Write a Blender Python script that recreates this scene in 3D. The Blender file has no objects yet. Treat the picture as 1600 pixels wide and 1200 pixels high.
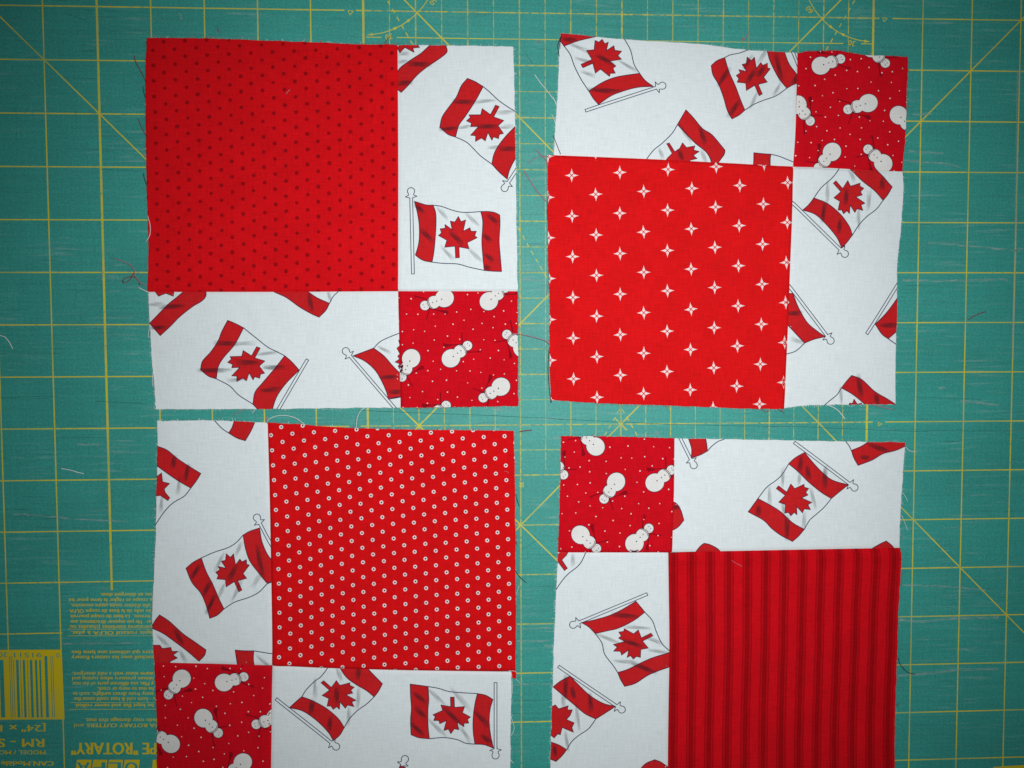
import bpy, math, random
import numpy as np
from mathutils import Matrix, Vector
from mathutils.geometry import tessellate_polygon

random.seed(7)
RNG = np.random.default_rng(7)
INCH = 0.0254
MM = 0.001
scene = bpy.context.scene

# ------------------------------------------------------------------ camera
CAM_R = np.array([[0.998730914863993, 0.0033576341613834985, -0.05025222370970156],
                  [-0.0058411606640262, 0.9987641553192297, -0.04935628522855602],
                  [0.05002439941697065, 0.04958717921301689, 0.9975162510559251]])
CAM_C = np.array([1.94925391, 6.31118806, -17.6399356])      # grid inches, row axis down, depth axis into the mat
FOCAL = 1400.0                                               # in pixels of a 1600 wide frame
FLIP = np.diag([1.0, -1.0, -1.0])
ORIGIN = np.array([3.0, 7.0, 0.0])                           # grid crossing that becomes the world origin


def inch_to_world(w):
    return (np.asarray(w, float) - ORIGIN) @ FLIP * INCH


cam_data = bpy.data.cameras.new("camera")
cam = bpy.data.objects.new("camera", cam_data)
scene.collection.objects.link(cam)
cam_data.sensor_width = 36.0
cam_data.lens = FOCAL / 1600.0 * 36.0
cam_data.clip_start = 0.01
cam_data.clip_end = 20.0
_rt = CAM_R.T
_axes = FLIP @ np.column_stack([_rt[:, 0], -_rt[:, 1], -_rt[:, 2]])
_pos = inch_to_world(CAM_C)
_m = np.eye(4)
_m[:3, :3] = _axes
_m[:3, 3] = _pos
cam.matrix_world = Matrix(_m.tolist())
scene.camera = cam

# ------------------------------------------------------------------ light
world = bpy.data.worlds.new("World")
scene.world = world
world.use_nodes = True
bg = world.node_tree.nodes["Background"]
bg.inputs[0].default_value = (0.92, 0.97, 1.0, 1.0)
bg.inputs[1].default_value = 0.10

flash_data = bpy.data.lights.new("camera_flash", 'SPOT')     # the camera's own flash, just beside the lens
flash_data.energy = 7.5
flash_data.color = (0.95, 0.985, 1.0)
flash_data.spot_size = math.radians(89)
flash_data.spot_blend = 1.0
flash_data.shadow_soft_size = 0.012
flash = bpy.data.objects.new("camera_flash", flash_data)
scene.collection.objects.link(flash)
_fp = Vector(_pos.tolist()) + Vector((0.06, 0.025, 0.0))
flash.location = _fp
_aim = Vector((inch_to_world([3.75, 7.25, 0.0])).tolist())
flash.rotation_euler = (_aim - _fp).to_track_quat('-Z', 'Y').to_euler()

scene.view_settings.view_transform = 'Standard'
scene.view_settings.look = 'None'
scene.view_settings.exposure = 0.0
scene.view_settings.gamma = 1.0
scene.view_settings.use_curve_mapping = False
scene.render.engine = 'CYCLES'
scene.cycles.max_bounces = 6
scene.cycles.transparent_max_bounces = 12


# ------------------------------------------------------------------ mapping
def unproject(pts, z=0.0):
    """Points of the 1600 x 1200 view -> places on the horizontal plane at height z (metres)."""
    p = np.asarray(pts, float).reshape(-1, 2)
    d = np.column_stack([(p[:, 0] - 800) / FOCAL, (p[:, 1] - 600) / FOCAL, np.ones(len(p))]) @ CAM_R
    s = (-z / INCH - CAM_C[2]) / d[:, 2]
    w = CAM_C + d * s[:, None]
    return inch_to_world(w)[:, :2]


def grid(c, r):
    return ((c - ORIGIN[0]) * INCH, -(r - ORIGIN[1]) * INCH)


ZF = 1.2 * MM                                                # nominal height of the cloth


# ------------------------------------------------------------------ materials
def new_mat(name):
    m = bpy.data.materials.new(name)
    m.use_nodes = True
    nt = m.node_tree
    b = nt.nodes["Principled BSDF"]
    return m, nt, b


def node(nt, kind, **kw):
    n = nt.nodes.new(kind)
    for k, v in kw.items():
        setattr(n, k, v)
    return n


def weave_nodes(nt):
    """Fine over-and-under thread pattern: returns a scalar socket around 0.5."""
    tc = node(nt, 'ShaderNodeTexCoord')
    outs = []
    for sc in ((150, 1800, 1), (1800, 150, 1)):
        mp = node(nt, 'ShaderNodeMapping')
        mp.inputs['Scale'].default_value = sc
        nz = node(nt, 'ShaderNodeTexNoise')
        nz.inputs['Scale'].default_value = 1.0
        nz.inputs['Detail'].default_value = 2.0
        nt.links.new(tc.outputs['Object'], mp.inputs['Vector'])
        nt.links.new(mp.outputs[0], nz.inputs['Vector'])
        outs.append(nz.outputs['Fac'])
    ad = node(nt, 'ShaderNodeMath', operation='ADD')
    nt.links.new(outs[0], ad.inputs[0])
    nt.links.new(outs[1], ad.inputs[1])
    hf = node(nt, 'ShaderNodeMath', operation='MULTIPLY')
    hf.inputs[1].default_value = 0.5
    nt.links.new(ad.outputs[0], hf.inputs[0])
    return hf.outputs[0], tc


def cloth(name, col, lo=0.8, hi=1.16, blotch=0.05, color_socket=None, bump=0.25):
    m, nt, b = new_mat(name)
    wv, tc = weave_nodes(nt)
    mr = node(nt, 'ShaderNodeMapRange')
    mr.inputs['From Min'].default_value = 0.3
    mr.inputs['From Max'].default_value = 0.7
    mr.inputs['To Min'].default_value = lo
    mr.inputs['To Max'].default_value = hi
    nt.links.new(wv, mr.inputs['Value'])
    nz = node(nt, 'ShaderNodeTexNoise')
    nz.inputs['Scale'].default_value = 55.0
    nz.inputs['Detail'].default_value = 3.0
    nt.links.new(tc.outputs['Object'], nz.inputs['Vector'])
    m2 = node(nt, 'ShaderNodeMapRange')
    m2.inputs['From Min'].default_value = 0.3
    m2.inputs['From Max'].default_value = 0.7
    m2.inputs['To Min'].default_value = 1.0 - blotch
    m2.inputs['To Max'].default_value = 1.0 + blotch
    nt.links.new(nz.outputs['Fac'], m2.inputs['Value'])
    mu = node(nt, 'ShaderNodeMath', operation='MULTIPLY')
    nt.links.new(mr.outputs[0], mu.inputs[0])
    nt.links.new(m2.outputs[0], mu.inputs[1])
    vm = node(nt, 'ShaderNodeVectorMath', operation='SCALE')
    if color_socket is None:
        vm.inputs[0].default_value = col[:3]
    else:
        nt.links.new(color_socket(nt), vm.inputs[0])
    nt.links.new(mu.outputs[0], vm.inputs['Scale'])
    nt.links.new(vm.outputs[0], b.inputs['Base Color'])
    bp = node(nt, 'ShaderNodeBump')
    bp.inputs['Strength'].default_value = bump
    bp.inputs['Distance'].default_value = 0.0002
    nt.links.new(wv, bp.inputs['Height'])
    nt.links.new(bp.outputs[0], b.inputs['Normal'])
    b.inputs['Roughness'].default_value = 0.95
    b.inputs['Specular IOR Level'].default_value = 0.06
    return m


def stripe_color(nt):
    uv = node(nt, 'ShaderNodeUVMap')
    sp = node(nt, 'ShaderNodeSeparateXYZ')
    nt.links.new(uv.outputs[0], sp.inputs[0])
    m1 = node(nt, 'ShaderNodeMath', operation='MULTIPLY_ADD')
    m1.inputs[1].default_value = 1.0 / 0.0791
    m1.inputs[2].default_value = -0.058 / 0.0791 + 0.5
    nt.links.new(sp.outputs[0], m1.inputs[0])
    fr = node(nt, 'ShaderNodeMath', operation='FRACT')
    nt.links.new(m1.outputs[0], fr.inputs[0])
    cr = node(nt, 'ShaderNodeValToRGB')
    cr.color_ramp.interpolation = 'LINEAR'
    def shade(k):
        return (k, 0.0055 * k + 0.0008, 0.016 * k)
    stops = [(p, shade(k)) for p, k in ((0.0, .36), (.045, .41), (.06, .34), (.10, .34), (.118, .53), (.195, .55), (.212, .42), (.245, .42), (.262, .53), (.285, .67),
             (.715, .67), (.738, .53), (.755, .42), (.788, .42), (.805, .55), (.882, .53), (.9, .34), (.94, .34), (.955, .41), (1.0, .36))]
    e = cr.color_ramp.elements
    while len(e) < len(stops):
        e.new(0.5)
    for el, (p, c) in zip(e, stops):
        el.position = p
        el.color = (*c, 1)
    nt.links.new(fr.outputs[0], cr.inputs[0])
    return cr.outputs[0]


def plain(name, col, rough=0.9, spec=0.15):
    m, nt, b = new_mat(name)
    tc = node(nt, 'ShaderNodeTexCoord')
    nz = node(nt, 'ShaderNodeTexNoise')
    nz.inputs['Scale'].default_value = 900.0
    nt.links.new(tc.outputs['Object'], nz.inputs['Vector'])
    mr = node(nt, 'ShaderNodeMapRange')
    mr.inputs['To Min'].default_value = 0.78
    mr.inputs['To Max'].default_value = 1.22
    nt.links.new(nz.outputs['Fac'], mr.inputs['Value'])
    vm = node(nt, 'ShaderNodeVectorMath', operation='SCALE')
    vm.inputs[0].default_value = col[:3]
    nt.links.new(mr.outputs[0], vm.inputs['Scale'])
    nt.links.new(vm.outputs[0], b.inputs['Base Color'])
    b.inputs['Roughness'].default_value = rough
    b.inputs['Specular IOR Level'].default_value = spec
    return m


WHITE = (0.79, 0.84, 0.845)
M_WHITE = cloth('white_cotton', WHITE, 0.91, 1.08, 0.012)
M_DOTRED = cloth('deep_red_cotton', (0.72, 0.0055, 0.010))
M_STARRED = cloth('scarlet_cotton', (0.74, 0.008, 0.010))
M_RINGRED = cloth('bright_red_cotton', (0.70, 0.0055, 0.008))
M_SNOWRED = cloth('cherry_red_cotton', (0.645, 0.0045, 0.013))
M_STRIPE = cloth('striped_red_cotton', (0.6, 0.006, 0.016), color_socket=stripe_color)
M_FLAGRED = cloth('flag_red_ink', (0.60, 0.016, 0.019), 0.82, 1.14)
M_LINE = plain('navy_ink', (0.045, 0.055, 0.11))
M_LINE_R = plain('plum_ink', (0.10, 0.012, 0.04))
M_DOT = cloth('dark_red_ink', (0.35, 0.004, 0.007))
M_ARM = cloth('maroon_ink', (0.27, 0.004, 0.012))
M_SNOW = cloth('cream_ink', (0.80, 0.775, 0.74), 0.93, 1.06)
M_PINK = cloth('pale_pink_ink', (0.90, 0.73, 0.72), 0.93, 1.06)
M_T_WHITE = plain('white_thread', (0.74, 0.76, 0.74))
M_T_PINK = plain('pinkish_thread', (0.42, 0.20, 0.25))
M_T_RED = plain('red_thread', (0.27, 0.012, 0.04))
M_T_DARK = plain('dark_thread', (0.05, 0.025, 0.035))
M_F_WHITE = plain('white_fibre', (0.78, 0.82, 0.82))
M_F_RED = plain('red_fibre', (0.62, 0.03, 0.06))


def shade_material():
    m, nt, b = new_mat('grey_shading_ink')
    at = node(nt, 'ShaderNodeAttribute', attribute_name='ink')
    tr = node(nt, 'ShaderNodeBsdfTransparent')
    mx = node(nt, 'ShaderNodeMixShader')
    b.inputs['Base Color'].default_value = (0.035, 0.03, 0.04, 1)
    b.inputs['Roughness'].default_value = 1.0
    b.inputs['Specular IOR Level'].default_value = 0.0
    nt.links.new(at.outputs['Fac'], mx.inputs[0])
    nt.links.new(tr.outputs[0], mx.inputs[1])
    nt.links.new(b.outputs[0], mx.inputs[2])
    nt.links.new(mx.outputs[0], nt.nodes['Material Output'].inputs[0])
    return m


M_SHADE = shade_material()


def mat_green_nodes(nt):
    """Colour of the worn green cutting surface (returns colour socket, height socket)."""
    tc = node(nt, 'ShaderNodeTexCoord')

    def noise(scale, detail, rough=0.5, rot=0.0):
        mp = node(nt, 'ShaderNodeMapping')
        mp.inputs['Scale'].default_value = scale
        mp.inputs['Rotation'].default_value = (0, 0, rot)
        nz = node(nt, 'ShaderNodeTexNoise')
        nz.inputs['Scale'].default_value = 1.0
        nz.inputs['Detail'].default_value = detail
        nz.inputs['Roughness'].default_value = rough
        nt.links.new(tc.outputs['Object'], mp.inputs['Vector'])
        nt.links.new(mp.outputs[0], nz.inputs['Vector'])
        return nz.outputs['Fac']

    def rng(sock, a, b_, lo, hi):
        mr = node(nt, 'ShaderNodeMapRange')
        mr.inputs['From Min'].default_value = a
        mr.inputs['From Max'].default_value = b_
        mr.inputs['To Min'].default_value = lo
        mr.inputs['To Max'].default_value = hi
        nt.links.new(sock, mr.inputs['Value'])
        return mr.outputs[0]

    def mul(a, b_):
        mm = node(nt, 'ShaderNodeMath', operation='MULTIPLY')
        nt.links.new(a, mm.inputs[0])
        nt.links.new(b_, mm.inputs[1])
        return mm.outputs[0]

    cloud = rng(noise((14, 22, 1), 4), 0.3, 0.7, 0.90, 1.10)
    streak = rng(noise((22, 700, 1), 3, 0.6, 0.015), 0.3, 0.7, 0.93, 1.07)
    streak2 = rng(noise((900, 60, 1), 2, 0.5), 0.3, 0.7, 0.95, 1.05)
    grain = rng(noise((1000, 1000, 1), 3), 0.3, 0.7, 0.84, 1.16)
    k = mul(mul(cloud, streak), mul(streak2, grain))
    vm = node(nt, 'ShaderNodeVectorMath', operation='SCALE')
    vm.inputs[0].default_value = (0.030, 0.315, 0.264)
    nt.links.new(k, vm.inputs['Scale'])
    # pale scuffed blade tracks, and short dark cuts, both mostly along the rows
    scuff = mul(rng(noise((36, 600, 1), 4, 0.7, -0.02), 0.54, 0.74, 0.0, 1.0), rng(noise((24, 30, 1), 3), 0.42, 0.66, 0.0, 0.6))
    mx = node(nt, 'ShaderNodeMix', data_type='RGBA')
    nt.links.new(scuff, mx.inputs['Factor'])
    nt.links.new(vm.outputs[0], mx.inputs['A'])
    mx.inputs['B'].default_value = (0.36, 0.50, 0.46, 1)
    cut = mul(rng(noise((26, 1100, 1), 2, 0.6, -0.03), 0.63, 0.70, 0.0, 1.0), rng(noise((20, 20, 1.5), 2), 0.46, 0.6, 0.0, 0.5))
    mx2 = node(nt, 'ShaderNodeMix', data_type='RGBA')
    nt.links.new(cut, mx2.inputs['Factor'])
    nt.links.new(mx.outputs['Result'], mx2.inputs['A'])
    mx2.inputs['B'].default_value = (0.012, 0.07, 0.06, 1)
    # lint specks
    vo = node(nt, 'ShaderNodeTexVoronoi')
    vo.inputs['Scale'].default_value = 60.0
    nt.links.new(tc.outputs['Object'], vo.inputs['Vector'])
    sepc = node(nt, 'ShaderNodeSeparateColor')
    nt.links.new(vo.outputs['Color'], sepc.inputs[0])
    speck = mul(rng(vo.outputs['Distance'], 0.015, 0.03, 0.7, 0.0), rng(sepc.outputs[0], 0.80, 0.82, 0.0, 1.0))
    mx3 = node(nt, 'ShaderNodeMix', data_type='RGBA')
    nt.links.new(speck, mx3.inputs['Factor'])
    nt.links.new(mx2.outputs['Result'], mx3.inputs['A'])
    mx3.inputs['B'].default_value = (0.6, 0.66, 0.64, 1)
    return mx3.outputs['Result'], k, noise, rng, mul


def green_material():
    m, nt, b = new_mat('worn_green_vinyl')
    col, k, *_ = mat_green_nodes(nt)
    nt.links.new(col, b.inputs['Base Color'])
    bp = node(nt, 'ShaderNodeBump')
    bp.inputs['Strength'].default_value = 0.12
    bp.inputs['Distance'].default_value = 0.0002
    nt.links.new(k, bp.inputs['Height'])
    nt.links.new(bp.outputs[0], b.inputs['Normal'])
    b.inputs['Roughness'].default_value = 0.57
    b.inputs['Specular IOR Level'].default_value = 0.5
    return m


def ink_material(name, col, worn_lo=0.58, worn_hi=0.72, worn=0.75, broad=0.55):
    """Yellow screen print rubbed away to the green in places."""
    m, nt, b = new_mat(name)
    green, k, noise, rng, mul = mat_green_nodes(nt)
    w1 = rng(noise((420, 420, 1), 3, 0.6), worn_lo, worn_hi, 0.0, worn)
    w2 = rng(noise((28, 28, 1), 3, 0.5), 0.45, 0.72, 0.0, broad)
    ad = node(nt, 'ShaderNodeMath', operation='MAXIMUM')
    nt.links.new(w1, ad.inputs[0])
    nt.links.new(w2, ad.inputs[1])
    mx = node(nt, 'ShaderNodeMix', data_type='RGBA')
    nt.links.new(ad.outputs[0], mx.inputs['Factor'])
    mx.inputs['A'].default_value = (*col, 1)
    nt.links.new(green, mx.inputs['B'])
    nt.links.new(mx.outputs['Result'], b.inputs['Base Color'])
    b.inputs['Roughness'].default_value = 0.6
    b.inputs['Specular IOR Level'].default_value = 0.3
    return m


M_GREEN = green_material()
M_INK = ink_material('yellow_print', (0.66, 0.58, 0.045), 0.54, 0.74, 0.7)
M_INK_BOLD = ink_material('solid_yellow_print', (0.72, 0.55, 0.006), 0.66, 0.8, 0.3, 0.3)
M_INK_WORN = ink_material('rubbed_yellow_print', (0.60, 0.54, 0.06), 0.40, 0.66, 0.9, 0.8)
M_CUT = plain('dark_cut', (0.015, 0.09, 0.08))


def scuff_material():
    """Chalky blade track, broken up along its length."""
    m, nt, b = new_mat('pale_scuff')
    tc = node(nt, 'ShaderNodeTexCoord')
    mp = node(nt, 'ShaderNodeMapping')
    mp.inputs['Scale'].default_value = (170, 1500, 1)
    nz = node(nt, 'ShaderNodeTexNoise')
    nz.inputs['Scale'].default_value = 1.0
    nz.inputs['Detail'].default_value = 4.0
    nz.inputs['Roughness'].default_value = 0.7
    nt.links.new(tc.outputs['Object'], mp.inputs['Vector'])
    nt.links.new(mp.outputs[0], nz.inputs['Vector'])
    mr = node(nt, 'ShaderNodeMapRange')
    mr.inputs['From Min'].default_value = 0.40
    mr.inputs['From Max'].default_value = 0.72
    mr.inputs['To Max'].default_value = 0.85
    nt.links.new(nz.outputs['Fac'], mr.inputs['Value'])
    tr = node(nt, 'ShaderNodeBsdfTransparent')
    mx = node(nt, 'ShaderNodeMixShader')
    b.inputs['Base Color'].default_value = (0.42, 0.56, 0.53, 1)
    b.inputs['Roughness'].default_value = 0.9
    nt.links.new(mr.outputs[0], mx.inputs[0])
    nt.links.new(tr.outputs[0], mx.inputs[1])
    nt.links.new(b.outputs[0], mx.inputs[2])
    nt.links.new(mx.outputs[0], nt.nodes['Material Output'].inputs[0])
    return m


M_SCUFF = scuff_material()


# ------------------------------------------------------------------ object helpers
def tag(o, label=None, category=None, group=None, kind=None):
    if label:
        o['label'] = label
    if category:
        o['category'] = category
    if group:
        o['group'] = group
    if kind:
        o['kind'] = kind
    return o


def empty(name, loc):
    o = bpy.data.objects.new(name, None)
    scene.collection.objects.link(o)
    o.location = loc
    o.empty_display_size = 0.02
    return o


def root_of(o):
    while o.parent is not None:
        o = o.parent
    return o


def mesh_obj(name, verts, faces, mats, parent=None, face_mats=None, smooth=False):
    """Mesh from world-space vertices; a child keeps its root's frame."""
    v = np.asarray(verts, float).reshape(-1, 3)
    if parent is not None:
        v = v - np.array(root_of(parent).location)
    me = bpy.data.meshes.new(name)
    me.from_pydata(v.tolist(), [], [list(map(int, f)) for f in faces])
    for mt in (mats if isinstance(mats, (list, tuple)) else [mats]):
        me.materials.append(mt)
    if face_mats is not None:
        me.polygons.foreach_set('material_index', list(map(int, face_mats)))
    if smooth:
        me.polygons.foreach_set('use_smooth', [True] * len(me.polygons))
    me.update()
    o = bpy.data.objects.new(name, me)
    scene.collection.objects.link(o)
    if parent is not None:
        o.parent = parent
    return o


def catmull(pts, n=6, closed=False):
    p = np.asarray(pts, float)
    if len(p) < 3 and not closed:
        t = np.linspace(0, 1, n * (len(p) - 1) + 1)[:, None]
        return p[0] + (p[-1] - p[0]) * t
    out = []
    m = len(p)
    rng_ = range(m) if closed else range(m - 1)
    for i in rng_:
        if closed:
            a, b, c, d = p[(i - 1) % m], p[i], p[(i + 1) % m], p[(i + 2) % m]
        else:
            b, c = p[i], p[i + 1]
            a = p[i - 1] if i > 0 else 2 * b - c
            d = p[i + 2] if i + 2 < m else 2 * c - b
        for k in range(n):
            t = k / n
            out.append(0.5 * (2 * b + (c - a) * t + (2 * a - 5 * b + 4 * c - d) * t * t + (3 * b - a - 3 * c + d) * t ** 3))
    if not closed:
        out.append(p[-1])
    return np.array(out)


def tube(pts3, r, sides=5):
    p = np.asarray(pts3, float)
    n = len(p)
    V, F = [], []
    for i in range(n):
        t = p[min(i + 1, n - 1)] - p[max(i - 1, 0)]
        t = t / (np.linalg.norm(t) + 1e-12)
        a = np.cross(t, [0, 0, 1.0])
        if np.linalg.norm(a) < 1e-4:
            a = np.array([1.0, 0, 0])
        a = a / np.linalg.norm(a)
        b = np.cross(t, a)
        for k in range(sides):
            an = 2 * math.pi * k / sides
            V.append(p[i] + r * (math.cos(an) * a + math.sin(an) * b))
    for i in range(n - 1):
        for k in range(sides):
            k2 = (k + 1) % sides
            F.append((i * sides + k, i * sides + k2, (i + 1) * sides + k2, (i + 1) * sides + k))
    F.append(tuple(range(sides))[::-1])
    F.append(tuple(range((n - 1) * sides, n * sides)))
    return V, F


# ------------------------------------------------------------------ the cutting mat
mat_root = empty('cutting_mat', (0, 0, 0))
tag(mat_root, 'worn green gridded cutting mat lying under all four quilt blocks', 'cutting mat')

x0, y0 = grid(-11, 19.5)
x1, y1 = grid(18, -5)
nx, ny = 30, 26
V, F = [], []
for j in range(ny + 1):
    for i in range(nx + 1):
        V.append((x0 + (x1 - x0) * i / nx, y0 + (y1 - y0) * j / ny, 0))
for j in range(ny):
    for i in range(nx):
        a = j * (nx + 1) + i
        F.append((a, a + 1, a + nx + 2, a + nx + 1))
b0 = len(V)
V += [(x0, y0, -3 * MM), (x1, y0, -3 * MM), (x1, y1, -3 * MM), (x0, y1, -3 * MM)]
F.append((b0 + 3, b0 + 2, b0 + 1, b0))
F.append(tuple([b0, b0 + 1] + [i for i in range(nx, -1, -1)]))
F.append(tuple([b0 + 2, b0 + 3] + [ny * (nx + 1) + i for i in range(nx + 1)]))
F.append(tuple([b0 + 1, b0 + 2] + [j * (nx + 1) + nx for j in range(ny, -1, -1)]))
F.append(tuple([b0 + 3, b0] + [j * (nx + 1) for j in range(ny + 1)]))
mesh_obj('mat_sheet', V, F, M_GREEN, mat_root)

INK1, INK2, INK3 = 0.03 * MM, 0.05 * MM, 0.07 * MM


def ribbon_quads(pts, w):
    """Flat strip of width w along a polyline (2-D). Returns vertex and quad arrays."""
    p = np.asarray(pts, float)
    t = np.gradient(p, axis=0) if len(p) > 2 else np.repeat([p[1] - p[0]], 2, axis=0)
    t = t / (np.linalg.norm(t, axis=1, keepdims=True) + 1e-12)
    nrm = np.column_stack([-t[:, 1], t[:, 0]]) * w / 2
    v = np.empty((2 * len(p), 2))
    v[0::2] = p + nrm
    v[1::2] = p - nrm
    f = [(2 * i + 1, 2 * i + 3, 2 * i + 2, 2 * i) for i in range(len(p) - 1)]
    return v, f


def mat_ribbon(name, pts, w, z, m=None):
    v, f = ribbon_quads(pts, w)
    return mesh_obj(name, np.column_stack([v, np.full(len(v), z)]), f, m or M_INK, mat_root)


def gline(name, a, b, w=0.6, z=INK1, m=None):
    return mat_ribbon(name, [grid(*a), grid(*b)], w * MM, z, m)


# rows (whole inches), broken where the small arrow heads stand beside the protractor zone
for r in range(-1, 13):
    zones = [(-11, 18)]
    if r == 0 or r == 8:
        zones = [(-11, -0.36), (-0.14, 10.12), (10.38, 18)]
    elif r == 12:
        zones = [(-11, -5.97), (-4.0, 18)]
    for a, b in zones:                                             # the middle of the mat is the most rubbed
        for p, q, m in ((a, min(b, 0), M_INK), (max(a, 0), min(b, 10), M_INK_WORN), (max(a, 10), b, M_INK)):
            if q > p:
                gline('grid_line', (p, r), (q, r), 0.62, INK1, m)
for r in range(13, 17):
    gline('grid_line', (-3.0, r), (18, r), 0.62)
for k in range(-2, 18):                                            # half-inch rows inside the protractor zone
    r = k + 0.5
    if -1 < r < 9.2:
        if k == 0:
            gline('grid_line', (0.05, r), (0.34, r), 0.42)
            gline('grid_line', (0.64, r), (9.4, r), 0.42)
            gline('grid_line', (9.76, r), (9.97, r), 0.42)
        else:
            gline('grid_line', (0.02, r), (9.98, r), 0.42, INK1, M_INK_WORN)
for c in range(-10, 18):                                           # columns
    w = 1.05 if c in (-5, 0, 10) else (0.85 if c == 5 else 0.62)
    r_end = 19.5
    if c == -5:
        r_end = 11.17
    elif c == -7:
        r_end = 12.33
    elif c in (-8, -9, -10):
        r_end = 12.33
    elif c in (-4, -3):
        r_end = 11.0
    gline('grid_line', (c, -5), (c, r_end), w, INK2, M_INK_WORN if 1 <= c <= 9 else M_INK)
for k in range(0, 10):
    gline('grid_line', (k + 0.5, -3), (k + 0.5, 8.9), 0.42, INK2, M_INK_WORN)
# long diagonals at 45 degrees
gline('diagonal_line', (-9, -2), (5.4, 12.4), 0.6, INK3)
gline('diagonal_line', (0, -1), (15, 14), 0.6, INK3)
gline('diagonal_line', (10, -1), (0.6, 8.4), 0.6, INK3 + 0.01 * MM)
gline('diagonal_line', (16, -3), (1.6, 11.4), 0.6, INK3 + 0.01 * MM)
# protractors
for cx, sg in ((0, 1), (10, -1)):
    arc = []
    for k in range(41):
        a = math.radians(3.0 + 84 * k / 40)
        arc.append(grid(cx + sg * 1.46 * math.sin(a), -1 + 1.46 * math.cos(a)))
    mat_ribbon('protractor_arc', arc, 0.4 * MM, INK3 + 0.02 * MM)
    for ang, dirn in ((3.0, -1), (27.5, 1), (33.0, -1), (87.0, 1)):
        a = math.radians(ang)
        tipx, tipy = cx + sg * 1.46 * math.sin(a), -1 + 1.46 * math.cos(a)
        a2 = math.radians(ang - dirn * 4.0)
        q = []
        for rr in (1.49, 1.43):
            q.append((cx + sg * rr * math.sin(a2), -1 + rr * math.cos(a2)))
        tri = [grid(tipx, tipy), grid(*q[0]), grid(*q[1])]
        if sg < 0:
            tri = tri[::-1]
        mesh_obj('arrow_head', [(x, y, INK3 + 0.03 * MM) for x, y in tri], [(0, 1, 2)], M_INK, mat_root)
    d = 0.25
    k = 0
    while d < 10.6:                                                # dashed line at 30 degrees from the column
        a = math.radians(30)
        p = grid(cx + sg * d * math.sin(a), -1 + d * math.cos(a))
        q = grid(cx + sg * (d + 0.085) * math.sin(a), -1 + (d + 0.085) * math.cos(a))
        mat_ribbon('dash_mark', [p, q], 0.5 * MM, INK3 + 0.015 * MM)
        d += 0.172
for t in ([(543.7, 16.3), (552.5, 17.3), (546.5, 23.2)], [(1379, 27.3), (1386.4, 28.8), (1380.6, 34)], [(1372, 659.8), (1378.4, 662.3), (1372.8, 665.5)]):
    t = unproject(t + t[:1])                                       # small open triangles on the row lines
    for k in range(3):
        mat_ribbon('triangle_mark', [t[k], t[k + 1]], 0.3 * MM, INK3 + 0.004 * MM * k)
for c, r in ((1, 8), (5, 8), (9, 8), (3, 10)):
    gline('diagonal_line', (c - 0.12, r - 0.12), (c + 0.12, r + 0.12), 0.7, INK3 + 0.03 * MM)

# lettering printed on the mat (upside down from this side)
_tmp = bpy.data.collections.new('tmp')
scene.collection.children.link(_tmp)


def text_tris(body, bold=0.0):
    cu = bpy.data.curves.new('txt', 'FONT')
    cu.body = body
    cu.size = 1.0
    cu.offset = bold
    cu.resolution_u = 3
    ob = bpy.data.objects.new('txt', cu)
    _tmp.objects.link(ob)
    bpy.context.view_layer.update()
    me = bpy.data.meshes.new_from_object(ob.evaluated_get(bpy.context.evaluated_depsgraph_get()))
    v = np.array([q.co[:2] for q in me.vertices])
    f = [tuple(pl.vertices) for pl in me.polygons]
    bpy.data.objects.remove(ob)
    bpy.data.curves.remove(cu)
    bpy.data.meshes.remove(me)
    return v, f


def printed_text(body, xl, xr, yc, cap, bold=0.0, m=None, name='printed_text', z=INK2, xmid=True):
    """Upside-down line of print filling xl..xr of the view, capital height cap (pixels of the view)."""
    v, f = text_tris(body, 0.0)
    mn, mx = v[:, 0].min(), v[:, 0].max()
    VV, FF = [], []
    for k, sh in enumerate((0.0, bold, -bold) if bold > 0.015 else (0.0, bold)):   # heavier strokes: struck again with a small shift
        px = xr - (v[:, 0] - mn) / (mx - mn) * (xr - xl) + sh * cap / 0.72
        py = yc - cap * 0.5 + v[:, 1] / 0.72 * cap
        w = unproject(np.column_stack([px, py]))
        FF += [tuple(len(v) * k + i for i in q) for q in f]
        VV.append(np.column_stack([w, np.full(len(w), z + 0.008 * MM * k)]))
    return mesh_obj(name, np.vstack(VV), FF, m or M_INK_BOLD, mat_root)


def rotated_text(body, cx, cy, size, deg, m=None):
    v, f = text_tris(body, 0.0)
    c = (v.max(0) + v.min(0)) / 2
    v = (v - c) * size / 0.72
    a = math.radians(deg)
    px = cx + v[:, 0] * math.cos(a) + v[:, 1] * math.sin(a)
    py = cy + v[:, 0] * math.sin(a) - v[:, 1] * math.cos(a)
    w = unproject(np.column_stack([px, py]))
    mesh_obj('printed_number', np.column_stack([w, np.full(len(w), INK3 + 0.05 * MM)]), f, m or M_INK_BOLD, mat_root)


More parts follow.
